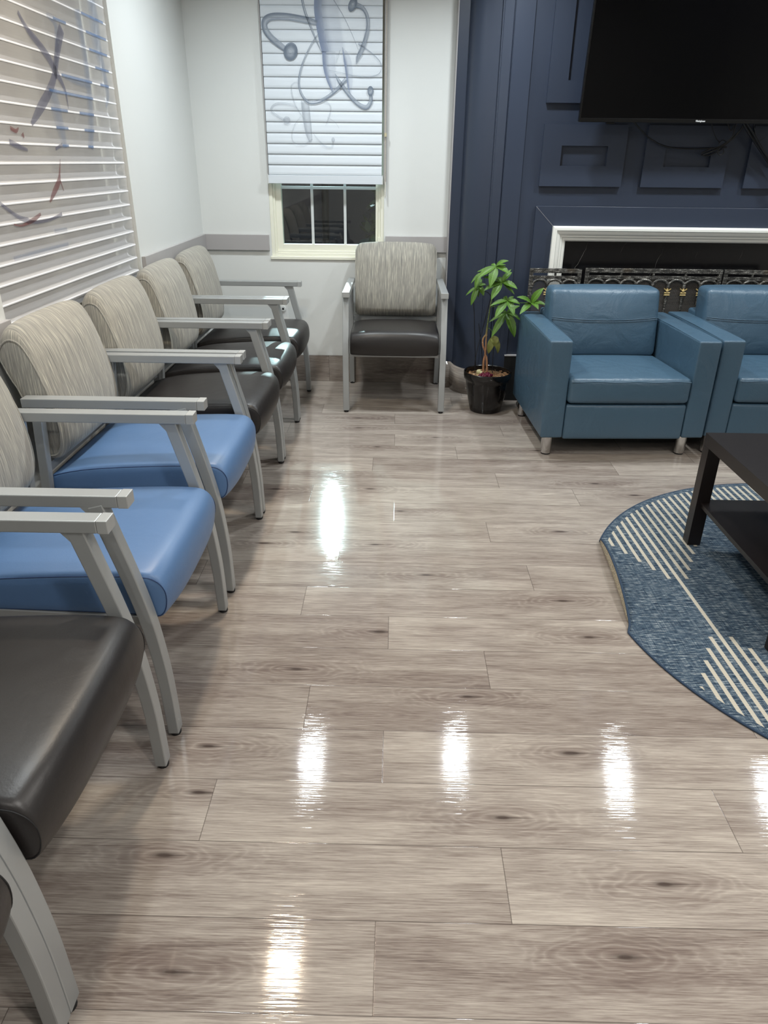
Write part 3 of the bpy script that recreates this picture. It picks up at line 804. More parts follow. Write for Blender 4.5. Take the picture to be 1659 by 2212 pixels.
# ---------------------------------------------------------------- left window shade
def shade_left():
    y0, y1 = 2.327, 3.643; xf, xb = XL - .003, XL - .046
    e = empty('window_shade', 'open banded sheer window shade with blue and purple print, hung in the large left window', 'window shade', (XL - .02, 3.0, 0.86))
    def at(o): o.location = -Vector(e.location); return o
    zt = 2.30
    at(raw('front_sheer', [(xf, y0, .900), (xf, y1, .900), (xf, y1, zt), (xf, y0, zt)], [(0, 1, 2, 3)], M['sheer'], e))
    at(raw('rear_sheer', [(xb, y0, .912), (xb, y1 + .01, .912), (xb, y1 + .01, zt), (xb, y0, zt)], [(0, 1, 2, 3)], M['sheer_back'], e))
    k = 0
    while True:
        zf = 0.913 + .0592 * k
        if zf > zt - .02: break
        prof = catmull([Vector((xf + .0012, zf - .0075, 0)), Vector((xf + .0010, zf - .002, 0)), Vector((xf - .009, zf + .001, 0)), Vector((xf - .022, zf + .002, 0)), Vector((xf - .034, zf + .004, 0)), Vector((xf - .0405, zf + .010, 0)), Vector((xf - .0425, zf + .020, 0))], 3)
        vs = []; fs = []
        for p in prof: vs += [(p.x, y0, p.y), (p.x, y1, p.y)]
        for i in range(len(prof) - 1): fs.append((2 * i, 2 * i + 1, 2 * i + 3, 2 * i + 2))
        at(raw('vane', vs, fs, M['vane'], e, smooth=60)); k += 1
    at(MB().box(XL - .06, XL - .002, y0, y1 + .015, zt, WZ1 - .002).build('head_rail', M['cell'], e, bevel=.004))
    at(MB().box(XL - .030, XL - .014, y0, y1, .872, .900).build('bottom_bar', M['vane'], e, bevel=.004))
    b = MB(); z = 1.05
    while z < 2.3:
        b.sphere((XL - .056, 3.612, z), .0026, 4); b.sphere((XL - .056, 3.590, z + .003), .0026, 4); z += .0085
    at(b.build('bead_chain', M['white_plastic'], e, smooth=60))
    def L(a, b_): p = on_x(a, b_, xf + .002); return (p.y, p.z)
    def r(pts, wd): return ribbon([L(*p) for p in pts], [w_ * .0026 for w_ in wd], 'x', xf + .0022)
    sl = [r([(38, 25), (58, 62), (80, 90), (105, 125), (117, 150), (122, 170)], [6, 9, 12, 14, 14, 6]),
          r([(133, 60), (127, 90), (122, 125), (117, 165), (105, 200), (86, 235), (68, 268)], [16, 16, 14, 13, 14, 14, 6]),
          r([(118, 150), (132, 175), (142, 200), (148, 235)], [14, 10, 6, 2]),
          r([(-10, 430), (20, 455), (42, 470), (62, 477)], [4, 5, 6, 8]),
          r([(62, 477), (80, 480), (110, 474), (134, 462)], [6, 4, 4, 5]),
          r([(20, 306), (40, 316), (60, 324)], [7, 7, 3]), r([(120, 322), (135, 312)], [4, 5])]
    bl = [r([(192, -20), (203, 40), (208, 90), (222, 150), (232, 200), (229, 232)], [34, 40, 40, 26, 16, 6]),
          r([(165, 20), (180, 100), (190, 180), (196, 250), (196, 320)], [26, 22, 22, 22, 20]),
          r([(112, 190), (122, 240), (134, 290), (140, 320)], [30, 34, 26, 16]),
          r([(140, 168), (165, 178), (196, 188)], [3, 8, 8]), r([(120, 150), (122, 60), (100, 30)], [6, 16, 6]),
          r([(118, 500), (145, 496)], [7, 7]), r([(30, 560), (85, 545), (148, 528)], [7, 8, 7])]
    rd = [r([(130, 343), (129, 370), (127, 392), (117, 415), (108, 436)], [1, 4, 9, 9, 3]), r([(130, 390), (138, 412)], [4, 2]),
          r([(88, 462), (72, 475), (48, 487), (30, 485)], [4, 6, 3, 2]), r([(22, 276), (34, 283), (40, 276)], [5, 5, 2]), r([(48, 288), (52, 298)], [8, 3])]
    for (a0, b0, a1, b1) in [(905, 150, 1150, 256), (960, 362, 1185, 446), (995, 548, 1195, 618), (1065, 758, 1215, 797), (1120, 938, 1215, 966), (690, 862, 1030, 935), (555, 1040, 1040, 1105),
                             (575, 1240, 760, 1260), (890, 1270, 1050, 1290), (630, 1435, 765, 1447), (945, 1458, 1055, 1468), (595, 235, 740, 290), (700, 1638, 770, 1640), (985, 1638, 1045, 1640)]:
        p0, p1 = L(a0 / 5.18, b0 / 5.18), L(a1 / 5.18, b1 / 5.18); zz = .913 + .0592 * round((p0[1] - .913 + .003) / .0592) - .003
        raw('printed_stroke', *[ribbon([(p0[0], zz), ((p0[0] + p1[0]) / 2, zz), (p1[0], zz)], [.010] * 3, 'x', xf + .003)[k_] for k_ in (0, 1)], M['ink_lip'], e, uvs=ribbon([(p0[0], zz), ((p0[0] + p1[0]) / 2, zz), (p1[0], zz)], [.010] * 3, 'x', xf + .003)[2]).location = -Vector(e.location)
    merged('slate_print', sl, M['ink_slate'], e); merged('blue_print', bl, M['ink_blue'], e); merged('red_print', rd, M['ink_red'], e)
shade_left()

# ---------------------------------------------------------------- outlet
def outlet():
    e = empty('wall_outlet', 'white electrical wall outlet low on the back wall behind the corner chair', 'outlet', (-0.775, YB, 0.47))
    MB().box(-.040, .040, -.006, 0, -.058, .062).build('cover_plate', M['white_plastic'], e, bevel=.002)
    MB().tube([(0.010, -.006, .028), (0.010, -.016, .028)], .017, 20).build('round_plug', M['white_plastic'], e, smooth=40)
    MB().box(.003, .016, -.0172, -.0158, .021, .034).build('socket_slot', M['dark_void'], e)
outlet()

# ---------------------------------------------------------------- waiting-room chairs
def sm01(t_):
    t_ = max(0.0, min(1.0, t_)); return t_ * t_ * (3 - 2 * t_)

def pillow(prof, W, endfrac, name, mat, parent, bulge, corner_r, ny=28, mid=None):
    """closed side profile (x,z) swept across y in [-W,W]. bulge(p,t)->dx,dz adds fullness toward the middle; corner_r rounds the outline seen from the front"""
    n = len(prof); zc = mid; vs = []; fs = []
    ts = []
    for i in range(ny + 1):
        a = -1 + 2 * i / ny
        ts.append(math.sin(a * PI / 2))
    zs = [p[1] for p in prof]; xs = [p[0] for p in prof]; zmin, zmax = min(zs), max(zs); cxm = (min(xs) + max(xs)) / 2; czm = (zmin + zmax) / 2
    for t_ in ts:
        y = t_ * W; full = (1 - abs(t_) ** 3.2)
        dd = max(0, abs(y) - (W - corner_r)); cut = corner_r - math.sqrt(max(0, corner_r ** 2 - dd ** 2))
        for (x, z) in prof:
            dx, dz = bulge(x, z)
            f = (z - czm) / ((zmax - zmin) / 2)
            vs.append((x + dx * full, y, z + dz * full - cut * (f if abs(f) > .2 else 0) * (1 if f > 0 else .6)))
    for i in range(ny):
        for k in range(n): fs.append((i * n + k, i * n + (k + 1) % n, (i + 1) * n + (k + 1) % n, (i + 1) * n + k))
    # end caps: shrink rings
    def cap(base, yy, sgn):
        nonlocal vs, fs
        ring = [Vector(vs[base + k]) for k in range(n)]; c_ = sum(ring, Vector()) / n; prev = base
        for s_, dy in ((.985, .0015), (.93, .003), (.6, .0045), (.25, .005)):
            o = len(vs); vs += [tuple(c_ + (p - c_) * s_ + Vector((0, sgn * dy, 0))) for p in ring]
            for k in range(n): fs.append((prev + k, prev + (k + 1) % n, o + (k + 1) % n, o + k))
            prev = o
        fs.append(tuple(prev + k for k in range(n)))
    cap(0, -W, -1); cap(ny * n, W, 1)
    b = MB(); b.add(vs, fs)
    return b.build(name, mat, parent, smooth=40), vs[:n], vs[ny * n:(ny + 1) * n]

BP = [(.020, .845), (.022, .885), (.040, .915), (.062, .924), (.086, .912), (.103, .880), (.122, .822), (.138, .755), (.152, .685), (.160, .620), (.160, .560), (.152, .515), (.138, .488),
      (.112, .483), (.098, .500), (.098, .560), (.078, .650), (.052, .740), (.032, .800)]
BP = [(p.x, p.y) for p in catmull([Vector((a, c_, 0)) for a, c_ in BP + [BP[0]]], 3)[:-1]]
SP = [(.088, .412), (.100, .428), (.150, .447), (.250, .466), (.400, .478), (.560, .485), (.650, .483), (.680, .472), (.697, .450), (.703, .420), (.699, .385), (.688, .362), (.668, .354),
      (.600, .362), (.400, .368), (.200, .372), (.105, .378), (.090, .392)]
SP = [(p.x, p.y) for p in catmull([Vector((a, c_, 0)) for a, c_ in SP + [SP[0]]], 3)[:-1]]

def make_chair(label, vin, stitch):
    e = empty('waiting_room_chair', label, 'chair')
    s_, l0, l1 = pillow(SP, 0.262, 0, 'seat', M[vin], e, lambda x, z: (.020 * sm01((x - .62) / .06), .020 * sm01((z - .42) / .05)), 0.010)
    def seam(loop, sgn, name, par, mat, r, lo=0.0, off=.0005, pull=1.0):
        c_ = sum((Vector(v) for v in loop), Vector()) / len(loop)
        pts = [c_ + (Vector(v) - c_) * pull + Vector((0, sgn * off, 0)) for v in loop]
        return MB().tube(pts, r, 6, closed=True).build(name, mat, par, smooth=60)
    seam(l0, -1, 'seam', s_, M[stitch], .0014, off=.0010, pull=1.0); seam(l1, 1, 'seam', s_, M[stitch], .0014, off=.0010, pull=1.0)
    b_, l0, l1 = pillow(BP, 0.258, 0, 'backrest', M['fabric'], e, lambda x, z: (.036 * sm01((x - (.052 + (0.90 - z) * .135)) / .045) * sm01((z - .475) / .06) * sm01((.945 - z) / .10), .014 * sm01((z - .86) / .06)), 0.036)
    seam(l0, -1, 'piping', b_, M['fabric'], .0032, off=.0012); seam(l1, 1, 'piping', b_, M['fabric'], .0032, off=.0012)
    # puckers along the side seam
    for sg in (-1, 1):
        a = MB().extrude(strip2d([(.080, .7005), (.64, .7005)], .030), 'y', sg * .2885 - .0215, sg * .2885 + .0215)
        ao = a.build('armrest', M['silver'], e, bevel=.0025)
        MB().box(.6401, .664, sg * .2885 - .022, sg * .2885 + .022, .685, .716).build('end_cap', M['silver_cap'], ao, bevel=.0018)
        fl = catmull([Vector(p + (0,)) for p in [(.586, .690), (.606, .610), (.634, .500), (.658, .390), (.672, .290), (.682, .170), (.686, .012)]], 4)
        lg = MB().extrude(strip2d([(p.x, p.y) for p in fl], (.038, .029)), 'y', sg * .2925 - .0185, sg * .2925 + .0185).build('leg', M['silver'], e, bevel=.003)
        MB().extrude([(.553, .687), (.572, .687), (.592, .648), (.584, .650)], 'y', sg * .2925 - .0180, sg * .2925 + .0180).build('gusset', M['silver'], lg)
        MB().tube([(.686, sg * .2925, .013), (.686, sg * .2925, .004)], .0150, 14).tube([(.686, sg * .2925, .004), (.686, sg * .2925, 0)], .0130, 14).build('foot_glide', M['black_rubber'], lg, smooth=40)
        rl = catmull([Vector(p + (0,)) for p in [(.122, .690), (.114, .580), (.104, .450), (.090, .300), (.064, .140), (.037, .010)]], 4)
        lg = MB().extrude(strip2d([(p.x, p.y) for p in rl], (.032, .028)), 'y', sg * .2925 - .0165, sg * .2925 + .0165).build('leg', M['silver'], e, bevel=.003)
        MB().tube([(.038, sg * .2925, .012), (.038, sg * .2925, 0)], .015, 14).build('foot_glide', M['black_rubber'], lg, smooth=40)
    b = MB()
    for sg in (-1, 1): b.extrude(strip2d([(.095, .368), (.655, .347)], .026), 'y', sg * .256 - .012, sg * .256 + .012)
    b.box(.088, .112, -.275, .275, .350, .376).box(.628, .652, -.275, .275, .336, .358)
    b.build('seat_frame', M['silver'], e, bevel=.002)
    MB().box(.085, .108, -.276, .276, .448, .478).build('back_rail', M['silver'], e, bevel=.002)
    return e

def copy_tree(root):
    c = root.copy(); COL.objects.link(c)
    for ch in list(root.children):
        k = ch.copy(); COL.objects.link(k); k.parent = c
        for g in list(ch.children):
            d = g.copy(); COL.objects.link(d); d.parent = k
    return c

chair_black = make_chair('x', 'vinyl_black', 'stitch_dark')
chair_blue = make_chair('x', 'vinyl_blue', 'stitch_blue')
G = 'waiting room chairs lined along the left window wall'
spots = [
    ('k', (XL, 4.382, 0), 0, 'taupe-backed chair with black seat in the room corner, farthest of the left row', G),
    ('k', (XL, 3.747, 0), 0, 'taupe-backed chair with black seat, second from the corner in the left row', G),
    ('k', (XL, 3.108, 0), 0, 'taupe-backed chair with black seat just behind the two blue-seated chairs', G),
    ('b', (XL, 2.466, 0), 0, 'taupe-backed chair with blue seat, the farther of the two blue ones', G),
    ('b', (XL, 1.756, 0), 0, 'taupe-backed chair with blue seat, the nearer of the two blue ones', G),
    ('k', (XL, 1.055, 0), 0, 'chair with large black seat in the left foreground, next to the near blue chair', G),
    ('k', (XL, 0.432, 0), 0, 'chair cut off by the lower left corner of the photo, nearest the camera', G),
    ('k', (-0.006, YB - 0.004, 0), -PI / 2, 'single taupe-backed chair with black seat facing forward under the small window, beside the plant', None)]
used = set()
for kind, loc, rz, label, grp in spots:
    src = chair_black if kind == 'k' else chair_blue
    o = src if kind not in used else copy_tree(src)
    used.add(kind)
    o.location = loc; o.rotation_euler = (0, 0, rz); tag(o, label, 'chair', grp)
    if grp is None and 'group' in o: del o['group']

# ---------------------------------------------------------------- leather armchairs
def softbox(x0, x1, y0, y1, z0, z1, r=.018, puff=(0, 0, 0), n=10, taper=None):
    """rounded box with slight puff on each axis"""
    def ax(a, b_):
        L = b_ - a; r_ = min(r, L / 2.01); pts = [a + r_ * (1 - math.cos(t_ * PI / 8)) for t_ in range(0, 5)]
        md = [a + r_ + (L - 2 * r_) * i / n for i in range(1, n)]
        return pts + md + [b_ - (p - a) for p in pts[::-1]]
    X, Y, Z = ax(x0, x1), ax(y0, y1), ax(z0, z1)
    cx, cy, cz = (x0 + x1) / 2, (y0 + y1) / 2, (z0 + z1) / 2; hx, hy, hz = (x1 - x0) / 2, (y1 - y0) / 2, (z1 - z0) / 2
    def mp(p):
        q = Vector((min(max(p[0], x0 + r), x1 - r), min(max(p[1], y0 + r), y1 - r), min(max(p[2], z0 + r), z1 - r)))
        d = Vector(p) - q
        if d.length > 1e-9: d = d.normalized() * r
        v = q + d; u = ((v.x - cx) / hx, (v.y - cy) / hy, (v.z - cz) / hz)
        f = [1 - abs(k) ** 2.5 for k in u]
        f = [max(0, k) for k in f]
        v.x += (1 if u[0] > 0 else -1) * puff[0] * f[1] * f[2] * abs(u[0]); v.y += (1 if u[1] > 0 else -1) * puff[1] * f[0] * f[2] * abs(u[1]); v.z += (1 if u[2] > 0 else -1) * puff[2] * f[0] * f[1] * abs(u[2])
        if taper: v = taper(v)
        return v
    b = MB()
    def face(A, B, f):
        vs = [mp(f(a, c_)) for a in A for c_ in B]; fs = []
        m_ = len(B)
        for i in range(len(A) - 1):
            for j in range(m_ - 1): fs.append((i * m_ + j, (i + 1) * m_ + j, (i + 1) * m_ + j + 1, i * m_ + j + 1))
        b.add(vs, fs)
    face(X, Y, lambda a, c_: (a, c_, z0)); face(X, Y, lambda a, c_: (a, c_, z1))
    face(X, Z, lambda a, c_: (a, y0, c_)); face(X, Z, lambda a, c_: (a, y1, c_))
    face(Y, Z, lambda a, c_: (x0, a, c_)); face(Y, Z, lambda a, c_: (x1, a, c_))
    return b
def make_armchair(label):
    e = empty('leather_armchair', label, 'armchair', group='blue leather armchairs')
    W = .860; D = .785; A = .114; z0, za = .108, .614
    for (x0, x1) in ((0, A), (W - A, W)):
        a = softbox(x0, x1, 0, D, z0, za, .010, (.003, .003, .003)).build('armrest', M['leather'], e, smooth=50)
        for xx in (x0 + .004, x1 - .004):
            MB().tube([(xx, .006, z0 + .01), (xx, .003, .35), (xx, .006, za - .008), (xx, .02, za - .002), (xx, D * .5, za + .0015), (xx, D - .02, za - .002)], .0016, 6).build('seam', M['leather'], a, smooth=60)
    softbox(A + .002, W - A - .002, .0, .62, .100, .288, .014, (0, .006, 0)).build('base_panel', M['leather'], e, smooth=50)
    def tp(v): v.z += -.012 * (v.y / .6) ; return v
    c_ = softbox(A + .003, W - A - .003, -.014, .60, .296, .428, .024, (.0, .010, .012), taper=tp).build('seat_cushion', M['leather'], e, smooth=50)
    xs = [A + .012 + (W - 2 * A - .024) * i / 24 for i in range(25)]
    MB().tube([(x, -.0175 + .004 * math.cos((x / W - .5) * 5) * -1, .413 + .002 * math.sin(x * 31)) for x in xs], .0022, 6).build('seam', M['leather'], c_, smooth=60)
    def lean(v): v.y += (v.z - .42) * .19; return v
    k = softbox(A + .006, W - A - .012, .500, .660, .415, .778, .030, (.006, .030, .008), n=12, taper=lean).build('back_cushion', M['leather'], e, smooth=50)
    for dz in (0, .010):
        MB().tube([(A + .014 + (W - 2 * A - .034) * i / 20, .500 + (.618 + dz - .42) * .19 - .032 * max(0, (1 - abs(i / 10 - 1) ** 2.5)) * .98 - .0015, .618 + dz - .010 * (1 - (i / 10 - 1) ** 2)) for i in range(21)], .0017, 6).build('seam', M['leather'], k, smooth=60)
    softbox(A + .002, W - A - .002, .655, D - .002, z0 + .01, .64, .014, (0, 0, 0)).build('back_frame', M['leather'], e, smooth=50)
    for (x, y) in ((.052, .060), (W - .085, .060), (.050, D - .09), (W - .052, D - .09)):
        l = MB().lathe([(.0, z0 + .004), (.030, z0 + .004), (.0285, .05), (.0265, .008), (.0, .008)], x, y, 28).build('leg', M['chrome'], e, smooth=40)
        MB().lathe([(0, .008), (.024, .008), (.024, 0), (0, 0)], x, y, 20).build('foot_pad', M['black_rubber'], l, smooth=40)
    return e
ac = make_armchair('teal-blue leather armchair, the whole one standing right of the potted plant')
ac.location = (0.766, 3.532, 0); ac.rotation_euler = (0, 0, math.radians(2.4))
ac2 = copy_tree(ac)
ac2.location = (1.640, 3.592, 0); ac2.rotation_euler = (0, 0, math.radians(1.2))
tag(ac2, 'teal-blue leather armchair cut off by the right edge of the photo', 'armchair', 'blue leather armchairs')

# ---------------------------------------------------------------- coffee table
def table():
    x0, y0, S_ = 1.204, 1.838, .785; zt = .474
    e = empty('coffee_table', 'low black-brown square coffee table with lower shelf standing on the blue rug', 'table', (x0 + S_ / 2, y0 + S_ / 2, 0.0075))
    h = S_ / 2
    MB().box(-h, h, -h, h, zt - .055, zt - .0075).build('tabletop', M['table'], e, bevel=.0012)
    for sx in (-1, 1):
        for sy in (-1, 1):
            MB().box(sx * h - (.052 if sx > 0 else 0), sx * h + (.052 if sx < 0 else 0), sy * h - (.052 if sy > 0 else 0), sy * h + (.052 if sy < 0 else 0), 0, zt - .0555).build('leg', M['table'], e, bevel=.001)
    MB().box(-h + .018, h - .018, -h + .018, h - .018, .172, .190).build('shelf', M['table'], e, bevel=.001)
table()

# ---------------------------------------------------------------- round rug
def rug():
    cx, cy, R0 = 1.806, 2.176, 1.039
    ang = math.radians(1.7)                     # stripe direction
    e = empty('round_rug', 'round blue woven rug with cream chevron stripes and a turned-up left edge', 'rug', (cx, cy, 0), ang)
    NA, rs = 240, [0, .15, .3, .45, .6, .7, .78, .84, .88, .91, .93, .945, .955, .963, .971, .979, .987, .995, 1.004, 1.013, 1.022, 1.030, 1.0385]
    A_, B_ = Vector((-.954, .444)), Vector((-1.010, -.200))
    rho, PH = .026, 1.62
    def chord(th):
        d = Vector((math.cos(th), math.sin(th))); e_ = B_ - A_
        den = d.x * e_.y - d.y * e_.x
        if abs(den) < 1e-6: return 9, 0
        r_ = (A_.x * e_.y - A_.y * e_.x) / den; t_ = (A_.x * d.y - A_.y * d.x) / den
        return r_, t_
    def pos(th, r, lift):
        rc, t_ = chord(th)
        if rc > 0 and 0 < t_ < 1 and r > .80 and rc < R0:
            wgt = math.sin(PI * t_) ** .55
            ro = rho * math.sin(min(PH, 1.57)) * wgt
            Rs = min(rc, R0) - ro; ext = .074 * wgt
            s_ = (r - .80) / (R0 - .80) * (Rs - .80 + ext)
            if s_ <= Rs - .80: return (.80 + s_, lift)
            q = s_ - (Rs - .80); rw = max(.004, rho * wgt); ph = min(q / rw, PH); rest = max(0, q - rw * PH)
            return (Rs + rw * math.sin(ph) + rest * math.cos(PH) - lift * math.sin(ph), rw * (1 - math.cos(ph)) + rest * math.sin(PH) + lift * math.cos(ph) + .0012)
        return (r, lift)
    def surf(lift):
        vs = []; fs = []
        for i, r in enumerate(rs):
            for k in range(NA):
                th = 2 * PI * k / NA
                a, z = pos(th, r, lift)
                vs.append((a * math.cos(th - ang), a * math.sin(th - ang), z))
        for i in range(len(rs) - 1):
            for k in range(NA): fs.append((i * NA + k, (i + 1) * NA + k, (i + 1) * NA + (k + 1) % NA, i * NA + (k + 1) % NA))
        return vs, fs
    vs, fs = surf(.0070); top = raw('rug_top', vs, fs, M['rug'], e, smooth=60)
    vb, fb = surf(.0012); raw('rug_backing', vb, [f[::-1] for f in fb], M['backing'], e, smooth=60)
    n = len(rs) - 1
    pts = [(Vector(vs[n * NA + k]) + Vector(vb[n * NA + k])) / 2 for k in range(NA)]
    MB().tube(pts, .0042, 8, closed=True).build('binding', M['rug_edge'], e, smooth=60)
rug()

# ---------------------------------------------------------------- fireplace
def fireplace():
    e = empty('fireplace', 'fireplace surround with white moulding, black marble slab and navy border behind the armchairs', 'fireplace', (1.9, YW, 0))
    def at(o): o.location = -Vector(e.location); return o
    xr = 3.10
    def frame(x0, z1, w_, y0, y1, name, mat, zb=0.0, prof=None):
        b = MB(); b.box(x0, x0 + w_, y0, y1, zb, z1).box(xr - w_ + (0.919 - x0) * 0, xr, y0, y1, zb, z1).box(x0 + w_, xr - w_, y0, y1, z1 - w_, z1)
        return at(b.build(name, mat, e, bevel=.002))
    # navy board
    b = MB(); b.box(.810, .921, YW - .018, YW, .30, 1.174).box(xr, xr + .111, YW - .018, YW, .30, 1.174).box(.921, xr, YW - .018, YW, 1.066, 1.174)
    at(b.build('surround_board', M['blue_wall'], e, bevel=.0015))
    at(MB().tube([(.812, YW - .0186, 1.172), (.919, YW - .0186, 1.068)], .0008, 5).build('mitre_joint', M['rail'], e))
    # white stepped moulding, mitred: profile (offset from outer edge, depth)
    prof = [(0, 0), (0, .034), (.010, .040), (.022, .040), (.027, .033), (.034, .031), (.044, .027), (.052, .018), (.060, .017), (.066, .010), (.078, .008), (.085, 0)]
    def P(o_, d, c_):   # corner index
        y = YW - .012 - d
        return [(.919 + o_, y, .0), (.919 + o_, y, 1.068 - o_), (xr - o_, y, 1.068 - o_), (xr - o_, y, .0)][c_]
    vs = [P(o_, d, c_) for c_ in range(4) for (o_, d) in prof]; n = len(prof); fs = []
    for c_ in range(3):
        for i in range(n - 1): fs.append((c_ * n + i, (c_ + 1) * n + i, (c_ + 1) * n + i + 1, c_ * n + i + 1))
    at(MB().add(vs, fs).build('moulding', M['white_trim'], e))
    at(MB().box(1.002, xr - .083, YW - .006, YW - .0002, 0, .985).build('marble_slab', M['marble'], e))
    at(MB().box(1.40, 2.65, YW - .0075, YW - .0065, 0, .62).build('firebox', M['dark_void'], e))  # thin black sheet in place of the hollow opening
    at(MB().box(.700, .806, YW - .030, YW - .002, 0.0, .292).build('plinth', M['dark_void'], e, bevel=.002))
    at(MB().box(.698, .806, YW - .032, YW - .002, .292, .298).build('plinth_ledge', M['rail'], e))
fireplace()
# relief panels on the navy wall
def relief(x0, x1, z0, z1, ix0, ix1, iz0, iz1):
    y0, y1 = YW - .022, YW + .001
    b = MB(); b.box(x0, ix0, y0, y1, z0, z1).box(ix1, x1, y0, y1, z0, z1).box(ix0, ix1, y0, y1, z0, iz0).box(ix0, ix1, y0, y1, iz1, z1)
    return b.build('relief_panel', M['blue_wall'], wf)
relief(.814, 1.284, 1.281, 1.597, .922, 1.183, 1.388, 1.490)
relief(1.396, 1.866, 1.281, 1.597, 1.508, 1.769, 1.388, 1.490)
relief(1.984, 2.454, 1.281, 1.597, 2.094, 2.355, 1.388, 1.490)
relief(2.572, 3.042, 1.281, 1.597, 2.680, 2.941, 1.388, 1.490)
relief(.812, 3.03, 1.700, 2.58, .919, 2.92, 1.808, 2.48)

# ---------------------------------------------------------------- television
def tv():
    Xl, W_, Hh = .969, 1.30, .745
    yb = 4.40; tilt = math.atan2(.05, .54)
    e = empty('television', 'large black flat television mounted tilted on the navy wall', 'television', (Xl + W_ / 2, yb, 1.602))
    e.rotation_euler = (tilt, 0, 0)
    h = W_ / 2
    # local: x width, -y toward the room, z up
    MB().box(-h, h, 0, .030, 0, Hh).build('housing', M['tv_body'], e, bevel=.004)
    MB().box(-h, -h + .008, -.004, 0.0, .0, Hh).box(h - .008, h, -.004, 0.0, 0, Hh).box(-h + .008, h - .008, -.004, 0, 0, .019).box(-h + .008, h - .008, -.004, 0, Hh - .008, Hh).build('bezel', M['tv_body'], e, bevel=.0012)
    MB().box(-h + .008, h - .008, -.0015, -.0005, .019, Hh - .008).build('screen', M['screen'], e)
    MB().box(-.35, .35, .030, .060, .08, .5).build('rear_housing', M['tv_body'], e, bevel=.01)
    MB().box(-.3, -.25, .055, .150, .20, .50).box(.25, .3, .055, .150, .20, .50).box(-.4, .4, .125, .160, .27, .36).build('wall_bracket', M['tv_body'], e)
    MB().box(-.50, -.455, .002, .022, -.010, .0).build('sensor', M['tv_body'], e, bevel=.002)
    cu = bpy.data.curves.new('logo', 'FONT'); cu.body = 'Westinghouse'; cu.size = .013; cu.align_x = 'CENTER'; cu.align_y = 'CENTER'; cu.extrude = .0004; cu.shear = .2; cu.offset = .0002
    tmp = bpy.data.objects.new('logo', cu); COL.objects.link(tmp); bpy.context.view_layer.update()
    me = bpy.data.meshes.new_from_object(tmp); bpy.data.objects.remove(tmp)
    lw = max(v.co.x for v in me.vertices) - min(v.co.x for v in me.vertices)
    me.transform(Matrix.Scale(.050 / lw, 4, (1, 0, 0)))
    o = finish('logo', me, plain('white_logo', (225, 225, 225), .4), e); o.location = (0.0, -.0046, .0095); o.rotation_euler = (PI / 2, 0, 0)
tv()
def cable(pix, r, label, Y=4.45, ys=None):
    pts = [on_y(u, v, (ys[i] if ys else Y)) for i, (u, v) in enumerate(pix)]
    pts = catmull(pts, 6)
    o = MB().tube(pts, r, 8).build('cable', M['cable'], smooth=60)
    return tag(o, label, 'cable', 'cables hanging under the television')
cable([(1360, 250), (1380, 276), (1405, 300), (1440, 317), (1490, 322), (1540, 320), (1570, 318)], .004, 'long black cable sagging from under the left of the television to the knot', ys=[4.44, 4.46, 4.50, 4.53, 4.53, 4.51, 4.50])
cable([(1604, 250), (1606, 270), (1590, 292), (1566, 312), (1540, 326), (1518, 335)], .005, 'black cable looping from the television centre into the knot', ys=[4.44, 4.46, 4.48, 4.49, 4.50, 4.52])
cable([(1596, 255), (1588, 275), (1580, 298), (1556, 316), (1530, 324), (1515, 333), (1530, 336), (1560, 322)], .004, 'black cable bundled in a small coil beside the knot', ys=[4.44, 4.46, 4.48, 4.495, 4.515, 4.525, 4.525, 4.50])
cable([(1535, 255), (1540, 280), (1548, 300), (1556, 308)], .0025, 'thin black cable dropping straight to the top of the knot', ys=[4.44, 4.47, 4.50, 4.50])
cable([(1552, 312), (1560, 303), (1568, 306), (1566, 314), (1556, 318), (1550, 328), (1555, 335), (1563, 330), (1562, 320)], .0025, 'small black cable loop tied around the knot', Y=4.487)
cable([(1604, 262), (1620, 290), (1640, 320), (1660, 350), (1690, 392), (1730, 440)], .008, 'thick black cable slanting down to the right from the television', ys=[4.44, 4.47, 4.50, 4.51, 4.50, 4.48])
cable([(1610, 262), (1625, 285), (1648, 325), (1668, 352), (1700, 395)], .006, 'second thick black cable slanting down right beside the thickest one', ys=[4.43, 4.45, 4.48, 4.49, 4.48])
cable([(1627, 255), (1629, 275), (1632, 295), (1634, 308)], .003, 'short black cable hanging by the right relief panel', ys=[4.44, 4.47, 4.49, 4.50])
cable([(1572, 262), (1576, 280), (1581, 281), (1586, 270)], .003, 'tiny black hook of cable just under the television edge', Y=4.46)
cable([(1634, 308), (1645, 302), (1654, 296)], .0012, 'hair-thin cable with a shiny tip sticking out to the right', Y=4.49)

